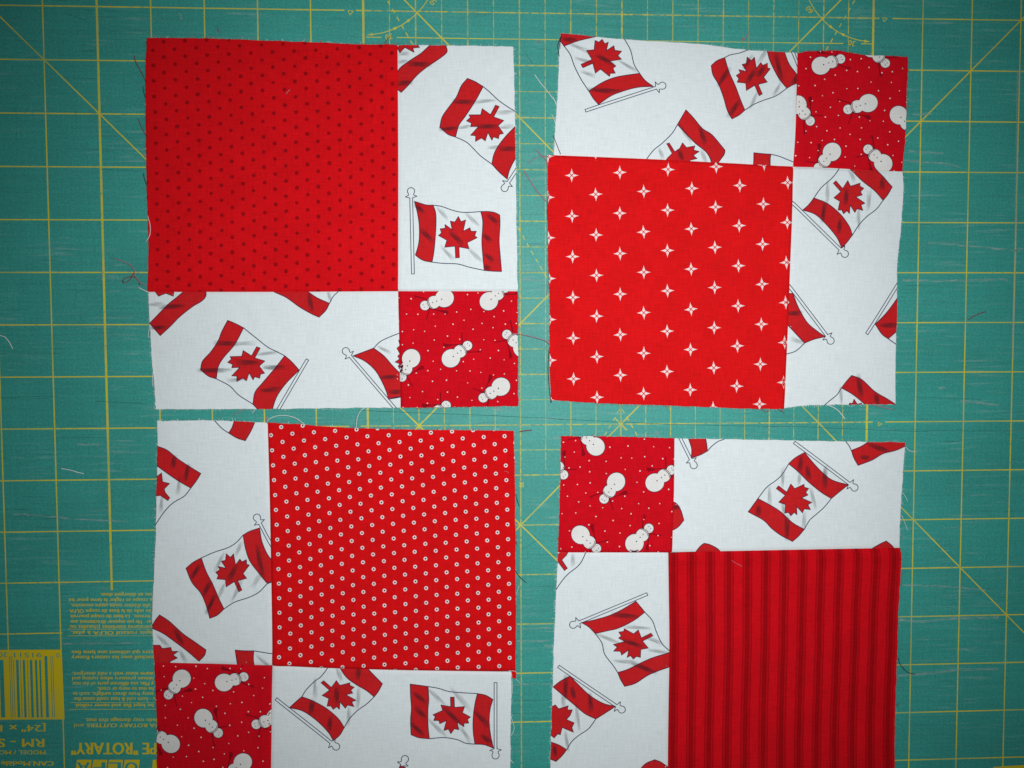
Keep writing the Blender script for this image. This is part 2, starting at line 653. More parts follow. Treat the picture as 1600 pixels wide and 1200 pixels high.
for line in [("vec un détergent doux.", 157, 238, 929.5), ("a coupe et régler la lame pour lui", 108, 238, 938),
             ("afin d'éviter toute usure excessive.", 111, 235, 946.5), ("ée utile de la base de coupe OLFA", 109, 236, 955),
             ("fermée.  La base de coupe pourrait", 110, 235, 963.5), ("er.  Ne pas exposer directement aux", 110, 236, 972),
             ("pératures extrêmes (chaudes ou", 110, 237, 980), ("ters qui utilisent une lame fixe", 112, 239, 1019.5),
             ("exclusif avec les cutters Rotary", 112, 240, 1027.5), ("warm water with a mild detergent.", 113, 240, 1053),
             ("nimum pressure when cutting and", 113, 240, 1060.5), ("y Mat, use different parts of the mat", 113, 240, 1068.5),
             ("he mat to warp or crack.", 152, 240, 1076.5), ("away from direct sunlight, such as", 114, 240, 1084.5),
             ("s - both cold & heat could cause the", 116, 242, 1092.5), ("lade may damage this mat.", 133, 245, 1125.5)]:
    printed_text(*line, 6.0, 0.02)
printed_text("apis rotatif OLFA à plat.", 111, 238, 989, 5.8, 0.03)
printed_text("be kept flat and never rolled.", 117, 240, 1102.5, 5.8, 0.03)
printed_text("FA ROTARY CUTTERS", 136, 246, 1133.5, 5.8, 0.035)
printed_text("and", 116, 131, 1134, 5.4, 0.01)
printed_text('PE "ROTARY"', 112, 244, 1170, 19.0, 0.03)
printed_text('[24" x 1', 1, 71, 1138, 10.5, 0.03)
printed_text('RM - S', -3, 69, 1161, 13.5, 0.03)
printed_text('MODEL / MO', -2, 71, 1175.5, 6.6, 0.02)
printed_text('CAN.Modèle', 2, 84, 1193, 7.4, 0.035)


def px_poly(name, pts, z, m):
    w = unproject(pts)
    return mesh_obj(name, [(x, y, z) for x, y in w], [tuple(range(len(pts)))[::-1]], m, mat_root)


for ya, yb, xa in ((983.0, 993.4, 106.5), (1097.6, 1108.2, 109.2)):
    mat_ribbon('text_frame', unproject([(252, ya), (xa, ya), (xa, yb), (252, yb)]), 0.22 * MM, INK1)
px_poly('barcode_panel', [(-40, 1015.5), (96.5, 1015), (101, 1124), (-40, 1124.5)], INK2 + 0.015 * MM, M_INK_BOLD)
for a, b, t in ((79, 80, 1025), (82, 83, 1025), (69.5, 74, 1025), (61, 64, 1031), (54.5, 58, 1031), (46.5, 50.5, 1031), (42.5, 43.5, 1031),
                (35.5, 39, 1031), (31.5, 32.5, 1031), (25, 29, 1031), (20.5, 21.5, 1031), (17.2, 18.2, 1025), (14.4, 15.4, 1025), (-1, 5.5, 1031),
                (-8, -5, 1031), (-16, -12, 1031)):
    px_poly('barcode_bar', [(a, t), (b, t), (b + 2.8, 1121), (a + 2.8, 1121)], INK3 + 0.01 * MM, M_GREEN)
printed_text("0", 88, 93, 1024, 7.5, 0.0, M_GREEN, z=INK3 + 0.01 * MM)
printed_text("91511", 22, 65, 1023.5, 7.5, 0.0, M_GREEN, z=INK3 + 0.01 * MM)
printed_text("30", -2, 11, 1023, 7.5, 0.0, M_GREEN, z=INK3 + 0.01 * MM)
for k, (ch, a, b) in enumerate((("O", 193.5, 217.5), ("L", 169, 191.5), ("F", 144.5, 167), ("A", 119, 142.5))):
    px_poly('logo_tile', [(a + 1.5, 1187), (b + 1, 1187), (b - 2.5, 1213), (a - 2.5, 1213)], INK2, M_INK_BOLD)
    printed_text(ch, a + 2.5, b - 3, 1199.5, 17, 0.035, M_GREEN, 'logo_letter', INK3 + 0.01 * MM)
px_poly('logo_tile', [(239, 1187), (262, 1187), (260, 1213), (237, 1213)], INK2, M_INK_BOLD)
px_poly('yellow_panel', [(1552, 1198.2), (1640, 1193), (1640, 1262), (1552, 1266)], INK2 + 0.015 * MM, M_INK_BOLD)
rotated_text("30", 607.5, 57.5, 8.5, 170)
rotated_text("60", 677, 2.5, 8.5, 128)
rotated_text("30", 1330.5, 67.5, 8.5, 192)
rotated_text("60", 1264.5, 15.5, 8.5, 232)
rotated_text("30", 815, 757, 7.0, 90, M_INK)
bpy.data.collections.remove(_tmp)

# old blade tracks across the mat
for name, m, w, pts in [
    ('cut_mark', M_CUT, 0.22, [(560, 641), (650, 645), (760, 649), (880, 655)]),
    ('cut_mark', M_CUT, 0.2, [(860, 654), (960, 659), (1080, 664), (1250, 667), (1450, 675)]),
    ('cut_mark', M_CUT, 0.16, [(1390, 671), (1500, 673), (1620, 674)]),
    ('cut_mark', M_CUT, 0.16, [(0, 622), (40, 620), (90, 619)]),
    ('cut_mark', M_CUT, 0.2, [(150, 627), (200, 629), (222, 630)]),
    ('cut_mark', M_CUT, 0.16, [(157, 265), (190, 266), (226, 268)]),
    ('cut_mark', M_CUT, 0.15, [(818, 79), (826, 90), (832, 99)]),
    ('cut_mark', M_CUT, 0.15, [(842, 76), (860, 77.5)]),
    ('cut_mark', M_CUT, 0.15, [(816, 858), (830, 850), (842, 843)]),
    ('cut_mark', M_CUT, 0.15, [(1430, 620), (1480, 622), (1530, 624)]),
    ('cut_mark', M_CUT, 0.15, [(100, 20), (135, 32)]),
    ('scuff_mark', M_SCUFF, 0.45, [(1410, 438), (1480, 439), (1575, 437)]),
    ('scuff_mark', M_SCUFF, 0.35, [(1450, 379), (1520, 385), (1590, 392)]),
    ('scuff_mark', M_SCUFF, 0.4, [(1500, 626), (1530, 630), (1560, 633)]),
    ('scuff_mark', M_SCUFF, 0.5, [(1404, 969), (1440, 971), (1480, 967), (1560, 965)]),
    ('scuff_mark', M_SCUFF, 0.5, [(1404, 1056), (1450, 1052), (1500, 1047), (1560, 1045)]),
    ('scuff_mark', M_SCUFF, 0.35, [(1410, 914), (1475, 916), (1540, 922)]),
    ('scuff_mark', M_SCUFF, 0.4, [(1420, 236), (1440, 238), (1475, 240)]),
    ('scuff_mark', M_SCUFF, 0.35, [(1426, 178), (1455, 179)]),
    ('scuff_mark', M_SCUFF, 0.35, [(1420, 252), (1480, 256), (1500, 262)]),
    ('scuff_mark', M_SCUFF, 0.5, [(1590, 110), (1588, 300), (1582, 560)]),
    ('scuff_mark', M_SCUFF, 0.4, [(808, 1001), (840, 1002), (866, 1001)]),
    ('scuff_mark', M_SCUFF, 0.4, [(850, 1009), (866, 1009)]),
    ('scuff_mark', M_SCUFF, 0.35, [(808, 983), (862, 981)]),
    ('scuff_mark', M_SCUFF, 0.3, [(802, 1070), (840, 1069), (862, 1069)]),
    ('scuff_mark', M_SCUFF, 0.35, [(20, 803), (60, 805), (120, 811), (200, 815)]),
    ('scuff_mark', M_SCUFF, 0.35, [(120, 694), (155, 695)]),
    ('scuff_mark', M_SCUFF, 0.35, [(95, 1006), (150, 1005), (220, 1005)]),
    ('scuff_mark', M_SCUFF, 0.4, [(812, 437), (850, 438)]),
    ('scuff_mark', M_SCUFF, 0.6, [(775, 640), (782, 640.5)]),
    ('scuff_mark', M_SCUFF, 0.6, [(865, 683.5), (873, 684)]),
    ('scuff_mark', M_SCUFF, 0.6, [(1022, 676.5), (1031, 677)]),
    ('scuff_mark', M_SCUFF, 0.45, [(1467, 607), (1477, 606)]),
    ('scuff_mark', M_SCUFF, 0.45, [(1585, 392), (1598, 389)]),
    ('scuff_mark', M_SCUFF, 0.3, [(70, 33), (74, 37)]),
    ('scuff_mark', M_SCUFF, 0.45, [(281, 22), (284, 30)]),
    ('scuff_mark', M_SCUFF, 0.3, [(1398, 250), (1440, 252)]),
]:
    p = catmull(pts, 8)
    p = p + RNG.normal(0, 0.25, p.shape)
    mat_ribbon(name, unproject(p), w * MM * (0.8 if m is M_CUT else 2.6), INK3 + 0.06 * MM, m)


# ------------------------------------------------------------------ quilt blocks: cloth surface
class Block:
    def __init__(self, center_px, label, seed):
        c = unproject([center_px])[0]
        self.root = empty('quilt_block', (c[0], c[1], 0))
        tag(self.root, label, 'quilt block', 'four quilt blocks laid out two by two')
        r = np.random.default_rng(seed)
        self.waves = []
        for lam, amp in ((0.16, 0.30), (0.12, 0.26), (0.085, 0.2), (0.062, 0.14), (0.048, 0.09), (0.04, 0.06)):
            a = r.uniform(0, 2 * math.pi)
            self.waves.append((2 * math.pi / lam * math.cos(a), 2 * math.pi / lam * math.sin(a), r.uniform(0, 6.28), amp * MM))
        self.extra = []

    def undulate(self, xy):
        z = np.zeros(len(xy))
        for kx, ky, ph, am in self.waves:
            z += am * np.sin(kx * xy[:, 0] + ky * xy[:, 1] + ph)
        for (cx, cy, ang, wid, ln, amp) in self.extra:             # soft local wrinkles
            u = (xy[:, 0] - cx) * math.cos(ang) + (xy[:, 1] - cy) * math.sin(ang)
            v = -(xy[:, 0] - cx) * math.sin(ang) + (xy[:, 1] - cy) * math.cos(ang)
            z += amp * np.exp(-(u / ln) ** 2 - (v / wid) ** 2)
        return z


def seg_dist(xy, poly):
    a, b = poly[:-1], poly[1:]
    d = b - a
    L = (d ** 2).sum(1) + 1e-18
    best = np.empty(len(xy))
    for s in range(0, len(xy), 4000):
        x, y = xy[s:s + 4000, 0:1], xy[s:s + 4000, 1:2]
        rx, ry = x - a[:, 0], y - a[:, 1]
        t = np.minimum(np.maximum((rx * d[:, 0] + ry * d[:, 1]) / L, 0), 1)
        rx -= t * d[:, 0]
        ry -= t * d[:, 1]
        best[s:s + 4000] = (rx * rx + ry * ry).min(1)
    return np.sqrt(best)


def resample(poly, n):
    s = np.r_[0, np.cumsum(np.linalg.norm(np.diff(poly, axis=0), axis=1))]
    t = np.linspace(0, s[-1], n)
    return np.column_stack([np.interp(t, s, poly[:, 0]), np.interp(t, s, poly[:, 1])])


class Patch:
    """One sewn piece of cloth. edges: dict of top,right,bottom,left polylines (view pixels);
    kinds: per edge 'raw' (cut edge), 'up' (seam allowance pressed under this piece), 'down' (lies lower)."""

    def __init__(self, block, name, mat, edges, kinds, label, fray):
        self.block, self.mat, self.kinds = block, mat, kinds
        self.E = {}
        for k in ('top', 'right', 'bottom', 'left'):
            px = catmull(edges[k], 8)
            w = resample(unproject(px, ZF), 45)
            if kinds[k] == 'raw':
                t = np.gradient(w, axis=0)
                t /= np.linalg.norm(t, axis=1, keepdims=True)
                j = RNG.normal(0, 0.10 * MM, len(w))
                j[0] = j[-1] = 0
                w = w + np.column_stack([-t[:, 1], t[:, 0]]) * j[:, None]
            self.E[k] = w
        # make the corners meet
        E = self.E
        for (a, ia), (b, ib) in ((('top', 0), ('left', 0)), (('top', -1), ('right', 0)), (('bottom', 0), ('left', -1)), (('bottom', -1), ('right', -1))):
            m = (E[a][ia] + E[b][ib]) / 2
            E[a][ia] = m
            E[b][ib] = m
        self.poly = np.vstack([E['top'][:-1], E['right'][:-1], E['bottom'][::-1][:-1], E['left'][::-1][:-1]])
        self.build(name, label)
        self.fray(fray)

    def coons(self, u, v):
        def ev(e, t):
            s = np.linspace(0, 1, len(e))
            return np.column_stack([np.interp(t, s, e[:, 0]), np.interp(t, s, e[:, 1])])
        E = self.E
        U, Vv = np.meshgrid(u, v)
        U, Vv = U.ravel(), Vv.ravel()
        T, B, L, R = ev(E['top'], U), ev(E['bottom'], U), ev(E['left'], Vv), ev(E['right'], Vv)
        U, Vv = U[:, None], Vv[:, None]
        c = (1 - U) * (1 - Vv) * E['top'][0] + U * (1 - Vv) * E['top'][-1] + (1 - U) * Vv * E['bottom'][0] + U * Vv * E['bottom'][-1]
        return (1 - Vv) * T + Vv * B + (1 - U) * L + U * R - c, np.hstack([U, 1 - Vv])

    def height(self, xy):
        xy = np.asarray(xy, float)
        z = ZF + self.block.undulate(xy) * 1.0
        prof = np.ones(len(xy))
        for k, e in self.E.items():
            d = seg_dist(xy, e)
            kind = self.kinds[k]
            if kind == 'raw':
                lift = 0.5 * MM * np.sin(e[0, 0] * 400 + (xy[:, 0] + xy[:, 1]) * 55) * np.exp(-d / (9 * MM))
                z = z - (ZF - 0.75 * MM) * np.exp(-d / (7 * MM)) + lift * 0.6
            elif kind == 'up':
                z = z + 0.5 * MM / (1 + np.exp((d - 6.0 * MM) / (0.7 * MM))) - 0.8 * MM * np.exp(-(d / (0.75 * MM)) ** 2)
            else:
                z = z - 0.4 * MM * np.exp(-(d / (0.95 * MM)) ** 2)
        return np.maximum(z, 0.36 * MM)

    def build(self, name, label):
        def params(length):
            near = np.array([0, .25, .5, .8, 1.1, 1.5, 2, 2.7, 3.5, 4.5, 5.5, 6.3, 7.2, 8.5]) * MM / length
            n = max(4, int(length / (2.6 * MM)))
            mid = np.linspace(near[-1], 1 - near[-1], n)[1:-1]
            return np.r_[near, mid, (1 - near)[::-1]]
        wl = np.linalg.norm(np.diff(self.E['top'], axis=0), axis=1).sum()
        hl = np.linalg.norm(np.diff(self.E['left'], axis=0), axis=1).sum()
        u, v = params(wl), params(hl)
        xy, uv = self.coons(u, v)
        z = self.height(xy)
        nu, nv = len(u), len(v)
        n = nu * nv
        top = np.column_stack([xy, z])
        bot = np.column_stack([xy, np.maximum(z - 0.3 * MM, 0.12 * MM)])
        Vt = np.vstack([top, bot])
        F = []
        for j in range(nv - 1):
            for i in range(nu - 1):
                a = j * nu + i
                F.append((a, a + nu, a + nu + 1, a + 1))
                F.append((n + a, n + a + 1, n + a + nu + 1, n + a + nu))
        rim = [i for i in range(nu)] + [j * nu + nu - 1 for j in range(1, nv)] + [(nv - 1) * nu + i for i in range(nu - 2, -1, -1)] + [j * nu for j in range(nv - 2, 0, -1)]
        for a, b in zip(rim, rim[1:] + rim[:1]):
            F.append((a, b, n + b, n + a))
        o = mesh_obj(name, Vt, F, self.mat, self.block.root, smooth=True)
        if label:
            o['label'] = label
        lay = o.data.uv_layers.new(name='UVMap')
        idx = np.empty(len(o.data.loops), int)
        o.data.loops.foreach_get('vertex_index', idx)
        uvs = np.vstack([uv, uv])[idx]
        lay.data.foreach_set('uv', uvs.ravel())
        self.obj = o

    def fray(self, mats):
        """Fine fibres standing out of the cut edges."""
        if not mats:
            return
        V, F, FM = [], [], []
        cen = self.poly.mean(0)
        for k, e in self.E.items():
            if self.kinds[k] != 'raw':
                continue
            L = np.linalg.norm(np.diff(e, axis=0), axis=1).sum()
            cnt = int(L / (0.42 * MM))
            p = resample(e, cnt)
            tg = np.gradient(p, axis=0)
            tg /= np.linalg.norm(tg, axis=1, keepdims=True)
            nr = np.column_stack([-tg[:, 1], tg[:, 0]])
            if ((p[cnt // 2] - cen) @ nr[cnt // 2]) < 0:
                nr = -nr
            hz = self.height(p)
            for i in range(1, cnt - 1):
                if random.random() < 0.25:
                    continue
                ln = random.choice((0.25, 0.35, 0.5, 0.5, 0.8, 1.3)) * MM * random.uniform(0.6, 1.2)
                sl = random.gauss(0, 0.7)
                a = p[i] - nr[i] * 0.15 * MM
                d = nr[i] + tg[i] * sl
                d /= np.linalg.norm(d)
                m = a + d * (ln * 0.6)
                b = m + (d + tg[i] * random.gauss(0, 0.6)) * ln * 0.5
                za = hz[i] - 0.12 * MM
                v, f = tube([(*a, za), (*m, max(za + random.uniform(-.2, .15) * MM, .1 * MM)), (*b, max(za - 0.3 * MM, .08 * MM))], random.uniform(0.05, 0.085) * MM, 3)
                o = len(V)
                V += v
                mi = random.randrange(len(mats))
                for q in f:
                    F.append(tuple(o + t for t in q))
                    FM.append(mi)
        if V:
            o = mesh_obj('frayed_edge', V, F, mats, self.obj, FM)
            o['kind'] = 'stuff'


# ------------------------------------------------------------------ printed motifs that follow the cloth
def inside(xy, poly):
    x, y = xy[:, 0], xy[:, 1]
    c = np.zeros(len(xy), bool)
    n = len(poly)
    j = n - 1
    for i in range(n):
        xi, yi = poly[i]
        xj, yj = poly[j]
        if yi != yj:
            hit = ((yi > y) != (yj > y)) & (x < (xj - xi) * (y - yi) / (yj - yi) + xi)
            c ^= hit
        j = i
    return c


def clip_convex(subject, tri):
    """Part of polygon `subject` inside the triangle (Sutherland-Hodgman)."""
    a, b, c = tri
    if (b[0] - a[0]) * (c[1] - a[1]) - (b[1] - a[1]) * (c[0] - a[0]) < 0:
        tri = (a, c, b)
    out = [tuple(p) for p in subject]
    for k in range(3):
        p, q = tri[k], tri[(k + 1) % 3]
        ex, ey = q[0] - p[0], q[1] - p[1]
        src, out = out, []
        if not src:
            return []
        s = src[-1]
        ds = ex * (s[1] - p[1]) - ey * (s[0] - p[0])
        for t in src:
            dt = ex * (t[1] - p[1]) - ey * (t[0] - p[0])
            if (dt >= 0) != (ds >= 0):
                w = ds / (ds - dt)
                out.append((s[0] + (t[0] - s[0]) * w, s[1] + (t[1] - s[1]) * w))
            if dt >= 0:
                out.append(t)
            s, ds = t, dt
    return out


MAXE = 1.7 * MM


def split_small(tris):
    """Bisect triangles until every side is short enough to follow the cloth."""
    tris = np.asarray(tris, float)
    for _ in range(14):
        e = np.stack([np.linalg.norm(tris[:, (k + 1) % 3] - tris[:, k], axis=1) for k in range(3)], 1)
        k = e.argmax(1)
        big = e.max(1) > MAXE
        if not big.any():
            break
        keep = tris[~big]
        t, k = tris[big], k[big]
        idx = np.arange(len(t))
        a, b, c = t[idx, k], t[idx, (k + 1) % 3], t[idx, (k + 2) % 3]
        m = (a + b) / 2
        tris = np.concatenate([keep, np.stack([a, m, c], 1), np.stack([m, b, c], 1)])
    return tris


class Print:
    """Collects flat print in view pixels, then lays it on one patch."""
    LAYER = 0.045 * MM

    def __init__(self):
        self.parts = []                                        # (tris px, material, layer, ink function)

    def poly(self, pts, m, layer=1):
        pts = np.asarray(pts, float)
        tr = tessellate_polygon([[Vector((p[0], p[1], 0)) for p in pts]])
        self.parts.append((np.array([[pts[i] for i in t] for t in tr]), m, layer, None))
        return self

    def ribbon(self, pts, w, m, layer=3):
        v, f = ribbon_quads(pts, w)
        t = []
        for a, b, c, d in f:
            t += [[v[a], v[b], v[c]], [v[a], v[c], v[d]]]
        self.parts.append((np.array(t), m, layer, None))
        return self

    def disc(self, c, r, m, layer=1, n=14, ry=None, ang=0.0):
        ry = ry or r
        pts = [(c[0] + r * math.cos(a) * math.cos(ang) - ry * math.sin(a) * math.sin(ang),
                c[1] + r * math.cos(a) * math.sin(ang) + ry * math.sin(a) * math.cos(ang)) for a in np.linspace(0, 2 * math.pi, n, endpoint=False)]
        self.parts.append((np.array([[c, pts[i], pts[(i + 1) % n]] for i in range(n)]), m, layer, None))
        return self

    def ring(self, c, r0, r1, m, layer=1, n=14):
        t = []
        for i in range(n):
            a, b = 2 * math.pi * i / n, 2 * math.pi * (i + 1) / n
            q = [(c[0] + r * math.cos(x), c[1] + r * math.sin(x)) for r, x in ((r0, a), (r1, a), (r1, b), (r0, b))]
            t += [[q[0], q[1], q[2]], [q[0], q[2], q[3]]]
        self.parts.append((np.array(t), m, layer, None))
        return self

    def smudge(self, c, length, width, deg, strength, layer=2):
        a = math.radians(deg)
        ux, uy = math.cos(a), math.sin(a)
        t = []
        n, k = 8, 4
        g = {}
        for i in range(n + 1):
            for j in range(k + 1):
                s, v = (i / n - .5) * length, (j / k - .5) * width * 2.4
                g[i, j] = (c[0] + ux * s - uy * v, c[1] + uy * s + ux * v)
        for i in range(n):
            for j in range(k):
                t += [[g[i, j], g[i + 1, j], g[i + 1, j + 1]], [g[i, j], g[i + 1, j + 1], g[i, j + 1]]]
        wc = unproject([c], ZF)[0]
        e1 = unproject([(c[0] + ux, c[1] + uy)], ZF)[0] - wc
        px = np.linalg.norm(e1)
        e1 = e1 / px
        e2 = np.array([-e1[1], e1[0]])

        def ink(xy):
            d = xy - wc
            s, v = d @ e1 / px / (length / 2), d @ e2 / px / (width * 1.2)
            return strength * np.clip(1 - s * s, 0, 1) * np.clip(1 - v * v, 0, 1) ** 1.2
        self.parts.append((np.array(t), M_SHADE, layer, ink))
        return self

    def lay(self, patch, name, kind=None, label=None):
        mats, VV, FF, FM, INK = [], [], [], [], []
        base = 0
        merged, inked = {}, []
        for tris, m, layer, ink in self.parts:
            if ink:
                inked.append((tris, m, layer, ink))
            else:
                merged.setdefault((m.name, layer), (m, []))[1].append(tris)
        todo = [(np.concatenate(ts), m, layer, None) for (_, layer), (m, ts) in merged.items()] + inked
        for tris, m, layer, ink in todo:
            w = unproject(tris.reshape(-1, 2), ZF).reshape(-1, 3, 2)
            w = split_small(w)
            ins = inside(w.reshape(-1, 2), patch.poly).reshape(-1, 3)
            full = w[ins.all(1)]
            out = [t for t in full]
            for t in w[ins.any(1) & ~ins.all(1)]:
                q = clip_convex(patch.poly, [tuple(x) for x in t])
                for i in range(1, len(q) - 1):
                    out.append(np.array([q[0], q[i], q[i + 1]]))
            if not out:
                continue
            w = np.array(out)
            # upward facing
            cr = (w[:, 1, 0] - w[:, 0, 0]) * (w[:, 2, 1] - w[:, 0, 1]) - (w[:, 1, 1] - w[:, 0, 1]) * (w[:, 2, 0] - w[:, 0, 0])
            w = w[abs(cr) > 1e-14]
            cr = cr[abs(cr) > 1e-14]
            if not len(w):
                continue
            w[cr < 0] = w[cr < 0][:, ::-1]
            flat = w.reshape(-1, 2)
            key = np.round(flat / 1e-7).astype(np.int64)
            _, first, inv = np.unique(key, axis=0, return_index=True, return_inverse=True)
            inv = np.asarray(inv).ravel()
            pts = flat[first]
            z = patch.height(pts) + 0.02 * MM + self.LAYER * layer
            VV.append(np.column_stack([pts, z]))
            INK.append(ink(pts) if ink else np.zeros(len(pts)))
            f = inv.reshape(-1, 3) + base
            ok = (f[:, 0] != f[:, 1]) & (f[:, 1] != f[:, 2]) & (f[:, 0] != f[:, 2])
            FF.append(f[ok])
            if m not in mats:
                mats.append(m)
            FM.append(np.full(ok.sum(), mats.index(m)))
            base += len(pts)
        if not FF:
            return None
        o = mesh_obj(name, np.vstack(VV), np.vstack(FF), mats, patch.obj, np.concatenate(FM), smooth=True)
        if M_SHADE in mats:
            at = o.data.attributes.new('ink', 'FLOAT', 'POINT')
            at.data.foreach_set('value', np.concatenate(INK))
        if kind:
            o['kind'] = kind
        if label:
            o['label'] = label
        return o


def parse(s, fr):
    """'x,y x,y* ...' in a local frame (ox, oy, scale) -> points and corner flags."""
    ox, oy, sc = fr
    pts, cor = [], []
    for tok in s.split():
        cor.append(tok.endswith('*'))
        x, y = tok.rstrip('*').split(',')
        pts.append((ox + float(x) / sc, oy + float(y) / sc))
    return np.array(pts), cor


def outline(s, fr):
    """Closed outline, smooth between the corners marked with *."""
    p, c = parse(s, fr)
    k0 = c.index(True)
    p = np.roll(p, -k0, axis=0)
    c = c[k0:] + c[:k0]
    p = np.vstack([p, p[:1]])
    c = c + [True]
    out, run = [], [p[0]]
    for q, cc in zip(p[1:], c[1:]):
        run.append(q)
        if cc:
            out.append(catmull(run, 5)[:-1] if len(run) > 2 else np.array(run[:-1]))
            run = [q]
    return np.vstack(out)


LEAF = np.array([(697, 410), (722, 458), (765, 442), (742, 548), (805, 515), (815, 548), (865, 548), (850, 590), (873, 608), (780, 655), (797, 712), (703, 695),
                 (707, 795), (672, 797), (667, 688), (570, 698), (590, 632), (512, 588), (540, 563), (527, 525), (575, 520), (572, 485), (640, 535), (622, 453), (665, 462)], float)
LEAF_REF = np.array([(697, 410), (690, 796), (512, 588), (873, 608)], float)


def add_outline(pr, pts, m=None, w=1.3):
    q = np.vstack([pts, pts[:1]])
    for i in range(len(q) - 1):                                  # segment by segment keeps corners crisp
        d = q[i + 1] - q[i]
        L = np.linalg.norm(d)
        if L < 1e-6:
            continue
        e = d / L * w * 0.35
        pr.ribbon([q[i] - e, q[i + 1] + e], w, m or M_LINE_R, 3)


def add_line(pr, pts, w=1.35, m=None):
    pr.ribbon(pts, w, m or M_LINE, 3.3)


def flag(patch, fr, reds=(), lines=(), leaf=None, leaf_poly=None, pole=None, finial=True, shades=(), angle=0, label=None):
    pr = Print()
    ox, oy, sc = fr
    for s in reds:
        o = outline(s, fr)
        pr.poly(o, M_FLAGRED, 1)
        add_outline(pr, o)
    for s in lines:
        p, _ = parse(s, fr)
        add_line(pr, catmull(p, 6))
    if leaf:
        tip, stem, lft, rgt = [np.array(q, float) / sc + (ox, oy) for q in leaf]
        A = np.column_stack([LEAF_REF, np.ones(4)])
        X, *_ = np.linalg.lstsq(A, np.array([tip, stem, lft, rgt]), rcond=None)
        q = np.column_stack([LEAF, np.ones(len(LEAF))]) @ X
        pr.poly(q, M_FLAGRED, 1)
        add_outline(pr, q, w=1.15)
    if leaf_poly:
        q, _ = parse(leaf_poly, fr)
        pr.poly(q, M_FLAGRED, 1)
        add_outline(pr, q, w=1.15)
    if pole:
        b, t = [np.array(q, float) / sc + (ox, oy) for q in pole]
        ax = (t - b) / np.linalg.norm(t - b)
        sd = np.array([-ax[1], ax[0]])
        hw = 2.2
        if finial:
            path = [b - sd * hw, b + sd * hw, t + sd * hw, t + sd * 9 + ax * 2.4, t + sd * 3.9 + ax * 4.4]
            for k in range(15):
                a = math.radians(232 + (668 - 360 - 0) * k / 14.0) if False else math.radians(-40 + 260 * k / 14.0)
                path.append(t + ax * (10.5 + 5.6 * math.sin(a)) + sd * 5.6 * math.cos(a))
            path += [t - sd * 3.9 + ax * 4.4, t - sd * 9 + ax * 1.8, t - sd * hw]
        else:
            path = [b - sd * hw, b + sd * hw, t + sd * hw, t - sd * hw]
        add_outline(pr, np.array(path), M_LINE, 1.15)
    for s in shades:
        x, y, ln = s[:3]
        an = s[3] if len(s) > 3 else angle
        white = len(s) > 4
        L = ln / sc
        ar = math.radians(an)
        for k, (o1, o2, l1, w1, st) in enumerate(((0, 0, 1.15, 1.0, 1.0), (-.12, .5, .8, .6, .7), (.15, -.55, .75, .5, .7))):
            j1, j2 = o1 * L + RNG.normal(0, .04) * L, o2 * 3.4 + RNG.normal(0, .5)
            pr.smudge((ox + x / sc + math.cos(ar) * j1 - math.sin(ar) * j2, oy + y / sc + math.sin(ar) * j1 + math.cos(ar) * j2),
                      L * l1, (2.7 if white else 3.7) * w1, an + RNG.normal(0, 4), (0.2 if white else 0.36) * st, 2 + 0.12 * k)
    return pr.lay(patch, 'flag_print', label=label)


